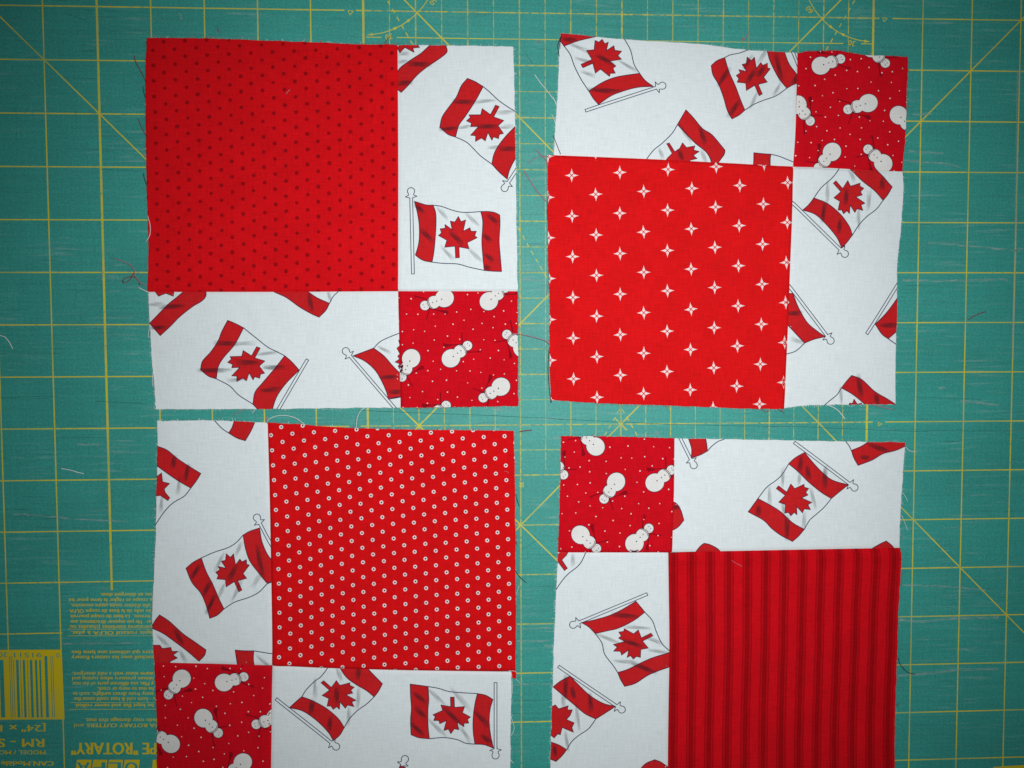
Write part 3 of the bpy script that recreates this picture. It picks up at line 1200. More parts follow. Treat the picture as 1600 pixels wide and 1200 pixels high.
def snowman(patch, fr, base, head, mirror=False):
    ox, oy, sc = fr
    b = np.array([ox + base[0] / sc, oy + base[1] / sc])
    h = np.array([ox + head[0] / sc, oy + head[1] / sc])
    L = np.linalg.norm(h - b)
    a = (h - b) / L
    p = np.array([-a[1], a[0]]) * (-1 if mirror else 1)
    L = 32.5 if abs(L - 32.5) < 6 else L

    def at(al, pe):
        return h + a * al * L + p * pe * L
    pr = Print()
    pr.ribbon(np.array([at(-.16, -.2), at(-.45, -.4), at(-.82, -.655)]), 1.5, M_ARM, 1)
    pr.poly([at(-.50, -.42), at(-.70, -.50), at(-.93, -.60), at(-.90, -.66), at(-.97, -.70), at(-.88, -.74), at(-.86, -.82), at(-.66, -.60), at(-.52, -.46)], M_ARM, 1.2)
    pr.ribbon(np.array([at(-.16, -.2), at(.02, -.45), at(.18, -.67)]), 1.5, M_ARM, 1)
    pr.ribbon(np.array([at(-.2, .24), at(.07, .44), at(.34, .63)]), 1.8, M_ARM, 1)
    pr.ribbon(np.array([at(.2, .52), at(.36, .50)]), 1.1, M_ARM, 1)
    for (al, rr, ry) in ((-1.0, .455, .43), (-.45, .315, .30), (0, .225, .225)):
        pr.disc(tuple(at(al, 0)), rr * L + 1.1, M_LINE_R, 1.5, 22, ry * L + 1.1, math.atan2(a[1], a[0]))
    for k, (al, rr, ry) in enumerate(((-1.0, .455, .43), (-.45, .315, .30), (0, .225, .225))):
        pr.disc(tuple(at(al, 0)), rr * L, M_SNOW, 2.4 + 0.25 * k, 22, ry * L, math.atan2(a[1], a[0]))
    arc = [at(-.21 + .10 * math.sin(t) - 0.05, .235 * math.cos(t)) for t in np.linspace(0.15, math.pi - 0.15, 9)]
    pr.ribbon(np.array(arc), 1.0, M_LINE_R, 4)
    arc = [at(-.27 + .10 * math.sin(t) - 0.05, .235 * math.cos(t)) for t in np.linspace(0.15, math.pi - 0.15, 9)]
    pr.ribbon(np.array(arc), 0.9, M_LINE_R, 4)
    for al, r in ((-.40, .95), (-.60, 1.0), (-.86, 1.1)):
        pr.disc(tuple(at(al, 0.0)), r, M_LINE, 4, 7)
    for al, pe in ((.06, -.07), (.08, .06)):
        pr.disc(tuple(at(al, pe)), 0.8, M_LINE, 4, 7)
    pr.poly([at(.0, -.03), at(.02, .05), at(.07, .19)], M_LINE_R, 4)
    for al, pe in ((-.08, -.11), (-.11, -.03), (-.10, .06)):
        pr.disc(tuple(at(al, pe)), 0.55, M_LINE, 4, 6)
    return pr.lay(patch, 'snowman_print')


def snow_dots(patch, fr, avoid):
    """Tiny white flecks between the snowmen, fairly evenly spread."""
    ox, oy, sc = fr
    lo, hi = patch.bbox_px
    pts = []
    for _ in range(5000):
        q = RNG.uniform(lo, hi)
        if any(((q - t) ** 2).sum() < 16.5 ** 2 for t in pts):
            continue
        if any(((q - t) ** 2).sum() < rr ** 2 for t, rr in avoid):
            continue
        pts.append(q)
    pr = Print()
    for q in pts:
        pr.disc(tuple(q), RNG.uniform(0.75, 1.15), M_SNOW, 1.3, 7)
    pr.lay(patch, 'snow_dot_print', 'stuff')


def snow_patch(patch, fr, men):
    avoid = []
    for bse, hd, mi in men:
        snowman(patch, fr, bse, hd, mi)
        b = np.array(bse) / fr[2] + fr[:2]
        h = np.array(hd) / fr[2] + fr[:2]
        avoid += [(b, 20), ((b + h) / 2, 16), (h, 13)]
    snow_dots(patch, fr, avoid)


def make_patch(block, name, mat, top, right, bottom, left, kinds, label, fray):
    p = Patch(block, name, mat, dict(top=top, right=right, bottom=bottom, left=left), dict(zip(('top', 'right', 'bottom', 'left'), kinds)), label, fray)
    allp = np.array(list(top) + list(right) + list(bottom) + list(left), float)
    p.bbox_px = (allp.min(0), allp.max(0))
    return p


def lattice(samples, basis):
    """Least-squares map from print-repeat indices to view pixels."""
    A = np.array([basis(i, j) for i, j, _, _ in samples])
    B = np.array([(x, y) for _, _, x, y in samples])
    X, *_ = np.linalg.lstsq(A, B, rcond=None)
    return lambda i, j: np.array(basis(i, j)) @ X


def in_box(q, p, pad=6):
    return p.bbox_px[0][0] - pad < q[0] < p.bbox_px[1][0] + pad and p.bbox_px[0][1] - pad < q[1] < p.bbox_px[1][1] + pad


RW = [M_F_RED, M_F_RED, M_F_WHITE]
WW = [M_F_WHITE]

# ================================================================== block 1: dark dots
B1 = Block((520, 350), 'quilt block whose big red square has tiny dark dots, snowmen at its lower right corner', 11)
for (px_, py_, ang, wid, ln, amp) in ((395, 480, -60, 4, 16, 0.35), (420, 500, -50, 4, 18, -0.3), (375, 475, -70, 3.5, 12, -0.25)):
    w_ = unproject([(px_, py_)], ZF)[0]
    B1.extra.append((w_[0], w_[1], math.radians(ang), wid * MM, ln * MM, amp * MM))
v1a = [(621, 70), (622, 250), (622, 455)]
h1a = [(231, 456), (430, 456), (622, 455)]
h1b = [(622, 455), (715, 455), (809, 455)]
v1b = [(622, 455), (624, 540), (626, 637)]
p1_dots = make_patch(B1, 'dotted_red_patch', M_DOTRED, [(229, 59), (350, 60), (480, 65), (550, 68), (621, 70)], v1a, h1a,
                     [(229, 59), (228, 130), (228, 250), (231, 380), (231, 456)], ('raw', 'up', 'up', 'raw'), 'large deep red square with rows of tiny dark dots', RW)
p1_right = make_patch(B1, 'flag_print_patch', M_WHITE, [(621, 70), (700, 71), (802, 73)], [(802, 73), (805, 200), (807, 350), (809, 455)], h1b, v1a,
                      ('raw', 'raw', 'up', 'down'), 'upright white strip with red and white flags', WW)
p1_low = make_patch(B1, 'flag_print_patch', M_WHITE, h1a, v1b, [(242, 640), (430, 639), (626, 637)],
                    [(231, 456), (233, 500), (236, 560), (240, 600), (242, 640)], ('down', 'down', 'raw', 'raw'), 'lower white strip with red and white flags', WW)
p1_snow = make_patch(B1, 'snowman_print_patch', M_SNOWRED, h1b, [(809, 455), (809.5, 550), (810, 634.5)], [(626, 637), (720, 636), (810, 634.5)], v1b,
                     ('down', 'raw', 'raw', 'up'), 'small red square with white snowmen', RW)

fr1 = (180, 20, 3.4783)
f_dot = lattice([(0, 0, 205, 205), (0, 22, 235, 1122), (0, 30, 240, 1452), (0, 12, 218, 708), (22, 2, 1503, 222), (22, 24, 1520, 1124), (21, 1, 1445, 180),
                 (21, 33, 1468, 1492), (10, 0, 792, 169), (11, 31, 838, 1448), (22, 14, 1510, 716)], lambda i, j: (1, i, j, i * j, j * j))
pr = Print()
for i in range(-2, 25):
    for j in range(-5, 36):
        if (i + j) % 2 == 0:
            q = f_dot(i, j) / fr1[2] + fr1[:2]
            if in_box(q, p1_dots):
                pr.disc(tuple(q + RNG.normal(0, 0.25, 2)), 3.2 * RNG.uniform(0.9, 1.08), M_DOT, 1, 8, ang=RNG.uniform(0, 1))
pr.lay(p1_dots, 'dot_print', 'stuff')

fC2, fC3, fC4, fC5 = (600, 50, 5.2174), (600, 270, 6.0), (180, 380, 3.4783), (520, 440, 5.0)
flag(p1_right, fC3, ["285,268* 340,285 400,302 460,303* 485,380 487,490 478,640 465,760 450,838* 380,825 330,800 295,770* 320,690 332,600 330,480 310,360",
                     "908,362* 980,362 1040,372 1085,395* 1088,480 1080,640 1090,780 1102,925* 1020,922 940,915* 925,760 918,640 925,520 925,440"],
     ["460,303 540,315 640,350 720,368 800,370 908,362", "450,838 560,850 690,855 800,885 940,915"],
     leaf=[(697, 410), (690, 796), (512, 588), (873, 608)], pole=[(272, 948), (255, 235)],
     shades=[(545, 375, 150, 50, 1), (830, 440, 170, 50, 1), (600, 755, 180, 48, 1), (860, 775, 190, 45, 1), (335, 335, 120), (395, 580, 170), (1020, 430, 130), (680, 610, 180), (970, 605, 100), (990, 790, 110), (968, 880, 70)], angle=45)
flag(p1_right, fC2, ["680,380* 740,405 808,447* 740,570 660,690 610,760 583,855* 520,832 455,775* 475,690 530,610 590,530 630,440",
                     "1100,740* 1000,840 930,930 895,1000 880,1075* 940,1140 1005,1197* 1025,1120 1075,1025 1140,940*"],
     ["808,447 860,490 930,555 1000,605 1062,643 1120,690", "583,855 670,895 730,950 790,1010 880,1075"],
     leaf=[(745, 890), (922, 603), (975, 825), (695, 675)], pole=[(1355, 705), (1014, 1224)],
     shades=[(640, 568, 170), (820, 565, 190, 0, 1), (530, 785, 150), (660, 775, 110, -5, 1), (985, 655, 150, 0, 1), (840, 770, 180), (1000, 770, 120, 0, 1), (1010, 950, 140), (900, 940, 100, 0, 1)])
flag(p1_right, fC2, ["400,85* 500,100* 515,150 500,180 440,225 350,285 270,350 200,430 140,490* 80,440* 115,312 200,240 300,175 350,130"],
     leaf_poly="100,80 265,80 272,105 290,125 235,130 245,165 170,125 130,168 105,120",
     shades=[(290, 262, 190), (165, 412, 130), (165, 175, 90, 0, 1), (150, 240, 80, 0, 1)])
flag(p1_low, fC4, ["395,240* 488,240* 494,285 470,315 420,345 350,400 300,450 243,502* 185,435* 230,390 290,330 340,290"],
     leaf_poly="205,240 320,240 316,288 275,272 235,288 215,262", shades=[(310, 345, 140), (235, 455, 90), (220, 330, 90, 0, 1)])
flag(p1_low, fC4, ["850,240* 860,262 930,295 1000,345 1060,380 1108,402* 1145,365 1165,327* 1100,298 1045,262 1010,235*"], ["1165,327 1185,290 1210,265 1230,240"],
     shades=[(1060, 320, 100, 80), (1165, 290, 60, 80, 1)])
flag(p1_low, fC4, ["612,420* 650,435 698,460* 650,550 590,620 560,670 548,737* 505,722 463,687* 475,640 520,590 560,530 580,480",
                   "922,612* 960,645 1000,690* 930,760 880,830 855,900 850,940* 800,930* 748,875* 760,810 800,760 860,690"],
     ["698,460 760,510 830,565 880,590 922,612", "548,737 620,775 670,825 748,875"],
     leaf=[(660, 750), (778, 565), (812, 708), (625, 618)], pole=[(1045, 632), (850, 965)], finial=False,
     shades=[(600, 545, 130), (520, 690, 140), (700, 545, 120, 0, 1), (830, 597, 130, 0, 1), (860, 675, 120), (845, 795, 110), (590, 690, 90, 0, 1), (720, 650, 130), (650, 745, 100, 0, 1)])
flag(p1_low, fC5, ["160,580* 240,550 320,520* 400,580 470,660 530,720 570,765* 570,890* 480,905 435,918* 420,860 380,770 330,690 250,620"],
     ["320,520 370,470 440,435 520,403 560,390", "435,918 500,908 550,897"],
     leaf_poly="580,440 515,458 525,500 502,520 525,565 508,582 522,605 488,628 525,642 512,660 520,680 580,690", pole=[(520, 1030), (137, 583)],
     shades=[(440, 745, 150), (490, 860, 110), (400, 530, 110, 30, 1)])
snow_patch(p1_snow, fC5, [((885, 125), (720, 187), 0), ((1235, 140), (1345, 50), 0), ((1480, 520), (1360, 413), 0), ((922, 600), (1052, 500), 0),
                          ((605, 615), (540, 745), 0), ((1315, 820), (1175, 908), 1), ((770, 1060), (885, 968), 0)])

# ================================================================== block 2: stars
B2 = Block((1140, 345), 'quilt block whose big red square has white four-pointed stars, snowmen at its upper right corner', 23)
v2a = [(1247, 82.4), (1245.7, 133), (1243.8, 206.7), (1240, 260)]
h2b = [(1240, 260), (1293, 261.7), (1366.7, 266), (1411.3, 267.5)]
v2b = [(1240, 260), (1238.6, 309.6), (1234, 435), (1230, 542.6), (1226, 639)]
star_top = [(855, 241.5), (1024, 249), (1181, 257), (1240, 260)]
p2_top = make_patch(B2, 'flag_print_patch', M_WHITE, [(876.5, 51), (932, 56.8), (976.5, 61), (1063, 66), (1115.6, 70), (1144.5, 75), (1194, 79), (1247, 82.4)], v2a,
                    [(865.5, 242), (1024, 249), (1181, 257), (1240, 260)], [(876.5, 51), (874, 82.5), (871.5, 148), (867.6, 200.6), (865.5, 242)],
                    ('raw', 'down', 'down', 'raw'), 'upper white strip with red and white flags', WW)
p2_snow = make_patch(B2, 'snowman_print_patch', M_SNOWRED, [(1247, 82.4), (1284, 79), (1311.7, 79), (1337, 83.5), (1366.7, 86.6), (1419, 88.4)],
                     [(1419, 88.4), (1419, 106), (1416, 151.7), (1415, 206.7), (1411.3, 267.5)], h2b, v2a, ('raw', 'raw', 'down', 'up'), 'small red square with white snowmen', RW)
p2_star = make_patch(B2, 'starry_red_patch', M_STARRED, star_top, v2b, [(861, 625.5), (947.5, 630.4), (1055, 634), (1162.6, 638.6), (1226, 639)],
                     [(855, 241.5), (856, 309.6), (856.8, 399), (859, 471), (859, 560.5), (861, 625.5)], ('up', 'up', 'raw', 'raw'), 'large scarlet square with white four-pointed stars', RW)
p2_right = make_patch(B2, 'flag_print_patch', M_WHITE, h2b, [(1411.3, 267.5), (1413, 293), (1410, 347), (1403, 417), (1401.7, 483), (1399, 533), (1399, 580), (1400.5, 632)],
                      [(1226, 637.5), (1260, 634), (1300, 632.5), (1350, 632), (1400.5, 632)], v2b, ('up', 'raw', 'raw', 'down'), 'upright white strip with red and white flags', WW)
fC9 = (840, 220, 2.7907)
f_star = lattice([(0, 0, 148, 150), (0, 10, 153, 1038), (9, 1, 1088, 183), (9, 11, 1068, 1053), (4, 4, 570, 478), (5, 11, 672, 1086), (3, 1, 463, 221)], lambda i, j: (1, i, j, i * j))
for i in range(-2, 12):
    for j in range(-2, 14):
        if (i + j) % 2:
            continue
        q = f_star(i, j) / fC9[2] + fC9[:2]
        if not in_box(q, p2_star, 9):
            continue
        pr = Print()
        rot = RNG.normal(-0.03, 0.03)
        for k in range(4):
            a = k * math.pi / 2 + rot
            ux, uy = math.cos(a), math.sin(a)
            ln = 10.9

            def at(al, pe, ux=ux, uy=uy, q=q):
                return (q[0] + ux * al - uy * pe, q[1] + uy * al + ux * pe)
            pr.poly([at(0.9, 0), at(3.3, 2.5), at(4.8, 1.7), at(7.4, 0.75), at(ln, 0), at(7.4, -0.75), at(4.8, -1.7), at(3.3, -2.5)], M_PINK, 1)
        pr.lay(p2_star, 'star_print')

fC6, fC7, fC8 = (840, 30, 3.8095), (1220, 60, 5.4545), (1200, 250, 3.0)
flag(p2_top, fC6, ["100,40* 380,60* 350,102* 240,128 158,158* 138,128 110,80", "305,428* 380,380 450,350 520,335 607,323* 640,365 688,400* 600,405 520,425 440,455 362,508* 330,470"],
     ["158,157 195,210 220,280 260,360 305,428", "500,90 530,140 555,190 575,270 607,323"],
     leaf=[(497, 187), (262, 275), (345, 130), (430, 345)], pole=[(285, 545), (705, 408)],
     shades=[(240, 165, 140, 25, 1), (280, 245, 120, 22, 1), (540, 280, 140, 35, 1), (300, 325, 90, 20, 1), (400, 425, 190, 5), (190, 118, 90, 10), (400, 240, 120, 30)])
flag(p2_top, fC6, ["1035,275* 1070,245 1115,227* 1140,310 1180,400 1210,480 1235,540* 1200,570 1158,592* 1130,540 1110,470 1080,390 1045,330",
                   "1368,175* 1465,175* 1500,270 1560,345* 1562,375* 1520,390 1485,410* 1440,355 1400,280 1380,230"],
     ["1115,227 1150,210 1200,200 1255,180 1300,160", "1235,540 1290,505 1350,480 1420,455 1485,410"],
     leaf=[(1248, 225), (1328, 450), (1192, 372), (1388, 292)], pole=[(1640, 480), (1490, 120)], finial=False,
     shades=[(1255, 255, 110, -55, 1), (1345, 215, 110, -55, 1), (1290, 480, 110, -55, 1), (1425, 420, 90, -55, 1), (1110, 340, 130), (1170, 530, 120), (1440, 290, 170, 80), (1535, 360, 70), (1270, 340, 100), (1330, 310, 80)], angle=-55)
flag(p2_top, fC6, ["883,540* 930,590 980,650 1040,690 1115,780* 1110,805 1085,840 1050,890* 1010,800 940,740 890,690 832,628*"], ["832,628 800,680 740,740 690,780 650,832 630,870"],
     leaf_poly="768,742 782,738 815,790 845,770 862,737 885,765 935,755 928,780 960,788 925,812 948,830 905,840 930,900 740,900 770,830 800,800",
     shades=[(880, 680, 120, 65, 1), (985, 690, 110, 75), (735, 800, 70, 75, 1), (985, 815, 90, 70, 1), (850, 810, 70, 75)])
flag(p2_top, fC6, ["1288,795* 1340,800 1390,803* 1385,840 1390,900* 1285,900*"], ["1390,803 1440,815 1490,835 1545,855 1580,868"])
flag(p2_right, fC8, ["365,15* 480,15* 530,65 585,125* 565,160 543,188* 500,140 430,85", "215,178* 280,205 340,255 380,310 395,352* 370,385 345,412* 320,360 270,300 220,255 162,235* 190,210"],
     ["215,178 250,130 300,85 335,40 350,10", "395,352 430,300 470,260 510,230 543,188"],
     leaf=[(450, 235), (318, 102), (325, 235), (430, 108)], pole=[(70, 158), (337, 418)],
     shades=[(257, 245, 100, 100), (335, 310, 70, 100), (540, 110, 60, 95), (280, 150, 110, 95, 1), (425, 270, 100, 95, 1), (395, 70, 70, 70, 1), (475, 190, 100, 95, 1), (370, 170, 80, 95)])
flag(p2_right, fC8, ["115,625* 140,690 180,760 225,800 265,828* 215,840 170,858* 130,815 90,770 40,700* 50,630*"], ["170,858 130,895 80,912 40,930"], pole=[(60, 540), (272, 822)],
     shades=[(120, 718, 80), (140, 850, 70, 20, 1)])
flag(p2_right, fC8, ["500,770* 550,720 590,670 640,600* 660,760* 605,800 560,838* 530,815"], ["560,838 585,855 620,880"], pole=[(460, 815), (640, 537)], finial=False, shades=[(565, 775, 90)])
flag(p2_right, fC8, ["392,1010* 440,1030 500,1085 560,1120 605,1150 650,1190* 500,1190* 455,1145 400,1100 345,1068* 370,1035"], ["345,1068 325,1100 290,1130 250,1165"],
     leaf_poly="405,1122 420,1145 440,1140 445,1180 370,1180 385,1140 398,1142", shades=[(432, 1065, 110, 80), (345, 1105, 80, 90, 1), (510, 1120, 60, 80)])
snow_patch(p2_snow, fC7, [((335, 235), (508, 175), 0), ((770, 85), (888, 212), 0), ((150, 575), (252, 702), 0), ((725, 558), (573, 605), 0), ((1015, 668), (1125, 785), 0),
                          ((432, 975), (325, 1100), 1), ((870, 1055), (747, 943), 0)])

# ================================================================== block 3: rings
B3 = Block((522, 935), 'quilt block whose big red square has small white rings, snowmen at its lower left corner', 37)
v3a = [(417.5, 660.5), (421.6, 777), (424, 913), (425.5, 1040)]
h3a = [(240.5, 1036), (330, 1038), (425.5, 1040)]
v3b = [(425.5, 1040), (424.5, 1100), (424, 1160), (423, 1222)]
p3_left = make_patch(B3, 'flag_print_patch', M_WHITE, [(244.6, 658), (330, 657), (417.5, 660.5)], v3a, h3a,
                     [(244.6, 658), (245.5, 700), (244, 777), (243.5, 830), (240.5, 896), (237, 960), (238.5, 1010), (240.5, 1036)], ('raw', 'down', 'down', 'raw'), 'upright white strip with red and white flags', WW)
p3_ring = make_patch(B3, 'ringed_red_patch', M_RINGRED, [(417.5, 660.5), (470, 663.5), (540, 668.7), (627.5, 670.8), (715, 672), (803, 673.5)],
                     [(803, 673.5), (805, 780), (805.5, 870), (806, 955), (805.5, 1049)], [(425.5, 1040), (505, 1044), (580, 1046.5), (652, 1048.5), (730, 1049.3), (805.5, 1049)], v3a,
                     ('raw', 'raw', 'up', 'up'), 'large bright red square with small white rings', RW)
p3_snow = make_patch(B3, 'snowman_print_patch', M_SNOWRED, h3a, v3b, [(246, 1222), (335, 1222), (423, 1222)], [(240.5, 1036), (242, 1080), (245, 1125), (245, 1200), (246, 1222)],
                     ('up', 'up', 'raw', 'raw'), 'small red square with white snowmen', RW)
p3_low = make_patch(B3, 'flag_print_patch', M_WHITE, [(425.5, 1040), (505, 1044), (580, 1046.5), (652, 1048.5), (730, 1049.5), (799, 1050)],
                    [(799, 1050), (798.8, 1085), (798, 1140), (797.5, 1200), (797, 1224)], [(423, 1222), (610, 1224), (797, 1224)], v3b, ('down', 'raw', 'raw', 'down'),
                    'lower white strip with red and white flags', WW)
fC11 = (400, 640, 2.8571)
f_ring = lattice([(0, 0, 112, 78), (0, 8, 131, 345), (0, 16, 147, 606), (0, 24, 152, 870), (0, 32, 151, 1131), (21, 3, 1111, 118), (21, 9, 1117, 316), (21, 17, 1125, 579),
                  (21, 25, 1131, 841), (21, 33, 1132, 1107), (10, 2, 592, 113), (12, 32, 715, 1097), (10, 18, 616, 640)],
                 lambda i, j: (1, i, j, i * j, j * j, i * j * j, i * i))
pr = Print()
for i in range(-3, 25):
    for j in range(-4, 38):
        if (i + j) % 2 == 0:
            q = f_ring(i, j) / fC11[2] + fC11[:2]
            if in_box(q, p3_ring):
                q = q + RNG.normal(0, 0.15, 2)
                pr.disc(tuple(q), 3.4, M_ARM, 1, 12)
                pr.ring(tuple(q), 1.35, 3.1, M_PINK, 2, 14)
                pr.disc(tuple(q), 1.35, M_LINE_R, 2, 8)
pr.lay(p3_ring, 'ring_print', 'stuff')
fC10, fC12, fC13 = (220, 640, 2.927), (220, 1020, 6.6667), (410, 1020, 3.8095)
flag(p3_left, fC10, ["430,40* 528,40* 505,95 478,142* 440,130 402,107* 418,80"], ["402,107 370,85 335,48 315,25"])
flag(p3_left, fC10, ["75,168* 120,185 170,225 220,258 275,292* 255,325 230,358* 180,330 120,290 75,258 50,240* 50,170*"], ["230,358 200,395 150,425 110,465 72,520 60,540"],
     leaf_poly="40,300 75,305 95,290 100,330 132,338 108,362 112,378 133,403 125,415 90,392 70,395 40,390", shades=[(175, 350, 90, 100, 1), (210, 290, 80, 105), (95, 430, 80, 95, 1), (150, 240, 60, 100)])
flag(p3_left, fC10, ["208,725* 240,698 278,677* 300,740 330,800 355,860 380,912* 350,940 315,955* 300,900 275,840 235,790", "470,572* 500,555 545,540* 555,600 580,660 615,710* 612,785* 580,795* 540,745 500,690 480,630"],
     ["278,677 340,650 400,630 440,605 470,572", "380,912 430,880 490,860 540,835 580,795 610,780"],
     leaf=[(392, 660), (455, 830), (350, 772), (499, 708)], pole=[(640, 700), (547, 520)],
     shades=[(250, 740, 80), (320, 890, 100), (545, 690, 150, 80), (450, 635, 70, -60, 1), (360, 700, 100, -60, 1), (440, 825, 110, -60, 1), (300, 820, 80), (530, 780, 80, -60, 1), (420, 750, 80), (370, 830, 80, -60, 1)], angle=-60)
flag(p3_left, fC10, ["85,940* 130,970 190,1025 240,1060 297,1100* 290,1125 265,1152* 210,1105 150,1060 100,1025 45,1000* 65,965"],
     leaf_poly="40,1080 85,1080 95,1095 135,1090 140,1108 168,1108 145,1125 165,1138 130,1155 140,1180 40,1180", shades=[(170, 1040, 80, 60), (190, 1130, 70, 60, 1), (100, 1060, 80, 50, 1)])
flag(p3_left, fC10, ["432,1100* 475,1103 517,1103* 515,1140 520,1190* 445,1190*"], ["517,1103 560,1110 600,1117 620,1122"], shades=[(560, 1150, 100, 45, 1)])
flag(p3_low, fC13, ["235,260* 300,285 380,330 450,390 487,445* 460,490 422,522* 390,470 320,400 240,345 162,325* 200,290", "450,75* 605,75* 660,130 714,185* 690,230 665,262* 620,225 560,190 500,145"],
     ["235,260 265,215 310,170 350,140 385,95 400,70", "487,445 520,390 570,340 620,305 665,262"],
     leaf=[(545, 318), (358, 170), (385, 318), (520, 180)], pole=[(82, 272), (408, 533)],
     shades=[(295, 320, 90, 100), (400, 420, 90, 100), (570, 120, 80, 95), (315, 210, 120, 95, 1), (455, 130, 90, 75, 1), (515, 370, 110, 95, 1), (570, 270, 130, 95, 1), (440, 250, 100, 95)])
flag(p3_low, fC13, ["880,188* 930,195 985,203* 990,280 985,340 985,430 993,515* 930,508 885,490* 882,400 887,330 882,260", "1280,245* 1330,255 1372,280* 1355,340 1350,420 1360,500 1375,568* 1320,548 1265,545* 1255,470 1255,390 1265,310"],
     ["985,203 1050,215 1110,233 1180,240 1280,245", "993,515 1080,508 1160,520 1210,540 1265,545"],
     leaf=[(1122, 485), (1130, 268), (1238, 385), (1015, 372)], pole=[(1388, 178), (1388, 572)],
     shades=[(1035, 265, 150, 45, 1), (1185, 285, 180, 45, 1), (1040, 450, 150, 45, 1), (1205, 485, 140, 50, 1), (930, 265, 100), (925, 460, 110), (1310, 395, 130), (945, 365, 90), (1335, 515, 80), (1130, 380, 140)], angle=45)
flag(p3_low, fC13, ["820,675* 850,685* 860,760* 780,760*"], pole=[(775, 800), (832, 672)])
snow_patch(p3_snow, fC12, [((400, 300), (285, 440), 0), ((865, 310), (1075, 248), 0), ((660, 690), (808, 832), 0), ((1400, 670), (1205, 740), 0), ((315, 950), (130, 830), 0), ((1050, 1150), (900, 1280), 1)])
_tab = unproject([(799.5, 1049), (807, 1049.5), (806.3, 1061), (800.6, 1060)], ZF)
_n = len(_tab)
mesh_obj('seam_allowance_tab', [(x, y, 0.75 * MM) for x, y in _tab] + [(x, y, 0.2 * MM) for x, y in _tab],
         [(3, 2, 1, 0), (4, 5, 6, 7)] + [(i, (i + 1) % 4, 4 + (i + 1) % 4, 4 + i) for i in range(4)], M_RINGRED, B3.root)

# ================================================================== block 4: stripes
B4 = Block((1138, 955), 'quilt block whose big red square has dark upright stripes, snowmen at its upper left corner', 51)
v4a = [(1054.5, 685), (1053.5, 765), (1050, 863)]
h4b = [(1050, 863), (1150, 861), (1280, 858.5), (1406.5, 856.5)]
v4b = [(1044.5, 863.5), (1046, 996), (1045, 1100), (1044, 1171), (1043.5, 1228)]
p4_snow = make_patch(B4, 'snowman_print_patch', M_SNOWRED, [(876.6, 681.5), (960, 682.5), (1054.5, 685)], v4a, [(872, 863.5), (960, 863.5), (1050, 863)],
                     [(876.6, 681.5), (876.5, 720), (875.7, 757), (874, 810), (872, 863.5)], ('raw', 'up', 'up', 'raw'), 'small red square with white snowmen', RW)
p4_top = make_patch(B4, 'flag_print_patch', M_WHITE, [(1054.5, 685), (1150, 687), (1280, 689), (1415.5, 691.5)], [(1415.5, 691.5), (1413, 730), (1410, 775), (1407.5, 820), (1406.5, 856.5)], h4b, v4a,
                    ('raw', 'raw', 'down', 'down'), 'upper white strip with red and white flags', WW)
p4_left = make_patch(B4, 'flag_print_patch', M_WHITE, [(872, 863.5), (960, 863.5), (1044.5, 863.5)], v4b, [(859, 1228), (950, 1228), (1043.5, 1228)],
                     [(872, 863.5), (868, 952), (864.6, 1040), (862, 1127), (860, 1200), (859, 1228)], ('down', 'down', 'raw', 'raw'), 'upright white strip with red and white flags', WW)
p4_stripe = make_patch(B4, 'striped_red_patch', M_STRIPE, [(1044.5, 863.5), (1150, 861), (1280, 858.5), (1406.5, 856.5)],
                       [(1406.5, 856.5), (1408.5, 880), (1405, 940), (1403.5, 1000), (1402, 1060), (1399.6, 1125), (1398.7, 1200), (1398, 1228)], [(1043.5, 1228), (1220, 1228), (1398, 1228)], v4b,
                       ('up', 'raw', 'raw', 'up'), 'large red square with dark upright stripes', RW)
fC14, fC15, fC16 = (860, 670, 5.714), (1030, 670, 4.0), (850, 850, 3.4286)
snow_patch(p4_snow, fC14, [((395, 150), (270, 30), 0), ((10, 270), (118, 412), 0), ((585, 480), (480, 627), 0), ((935, 480), (1080, 368), 0), ((280, 955), (410, 1067), 0), ((760, 1010), (878, 888), 1)])
flag(p4_top, fC15, ["178,40* 288,40* 298,90 302,140* 255,165 202,182* 205,130 195,90"], ["302,140 330,110 370,80 410,65 440,40"], pole=[(115, 20), (198, 190)])
flag(p4_top, fC15, ["908,148* 950,200 1010,265 1080,320 1180,350* 1130,390 1075,435* 1010,395 930,330 870,270 808,218* 850,180", "615,435* 690,475 760,520 830,585 905,628* 870,670 832,703* 760,665 700,620 650,570 555,518* 590,470"],
     ["808,218 770,280 730,320 670,365 615,435", "905,628 940,570 980,535 1030,490 1075,435"],
     leaf=[(942, 505), (735, 365), (785, 525), (905, 345)], pole=[(845, 85), (1187, 342)],
     shades=[(885, 220, 110, 100), (930, 270, 90, 85), (1035, 310, 140, 90), (795, 610, 150, 88), (620, 510, 70, 95), (770, 305, 130, 92, 1), (875, 310, 80, 95, 1), (690, 420, 120, 92, 1), (772, 490, 90, 90, 1), (960, 430, 140, 80, 1), (905, 580, 120, 95, 1)])
flag(p4_top, fC15, ["1335,60* 1600,60* 1550,105* 1480,135 1400,155 1330,195 1242,228* 1215,180 1200,135* 1270,105"], ["1200,135 1185,105 1165,78 1150,50"], shades=[(1375, 120, 140, 25), (1290, 180, 60, 10)])
flag(p4_top, fC15, ["85,455* 110,470 135,510 153,570* 120,610 80,635 40,640* 40,460*"], shades=[(100, 490, 60, 10)])
flag(p4_top, fC15, ["280,715* 320,725 365,750 395,785* 390,810* 220,810* 230,770 255,735"])
flag(p4_top, fC15, ["1420,702* 1450,725 1470,748 1480,780* 1310,780* 1335,748 1380,720"])
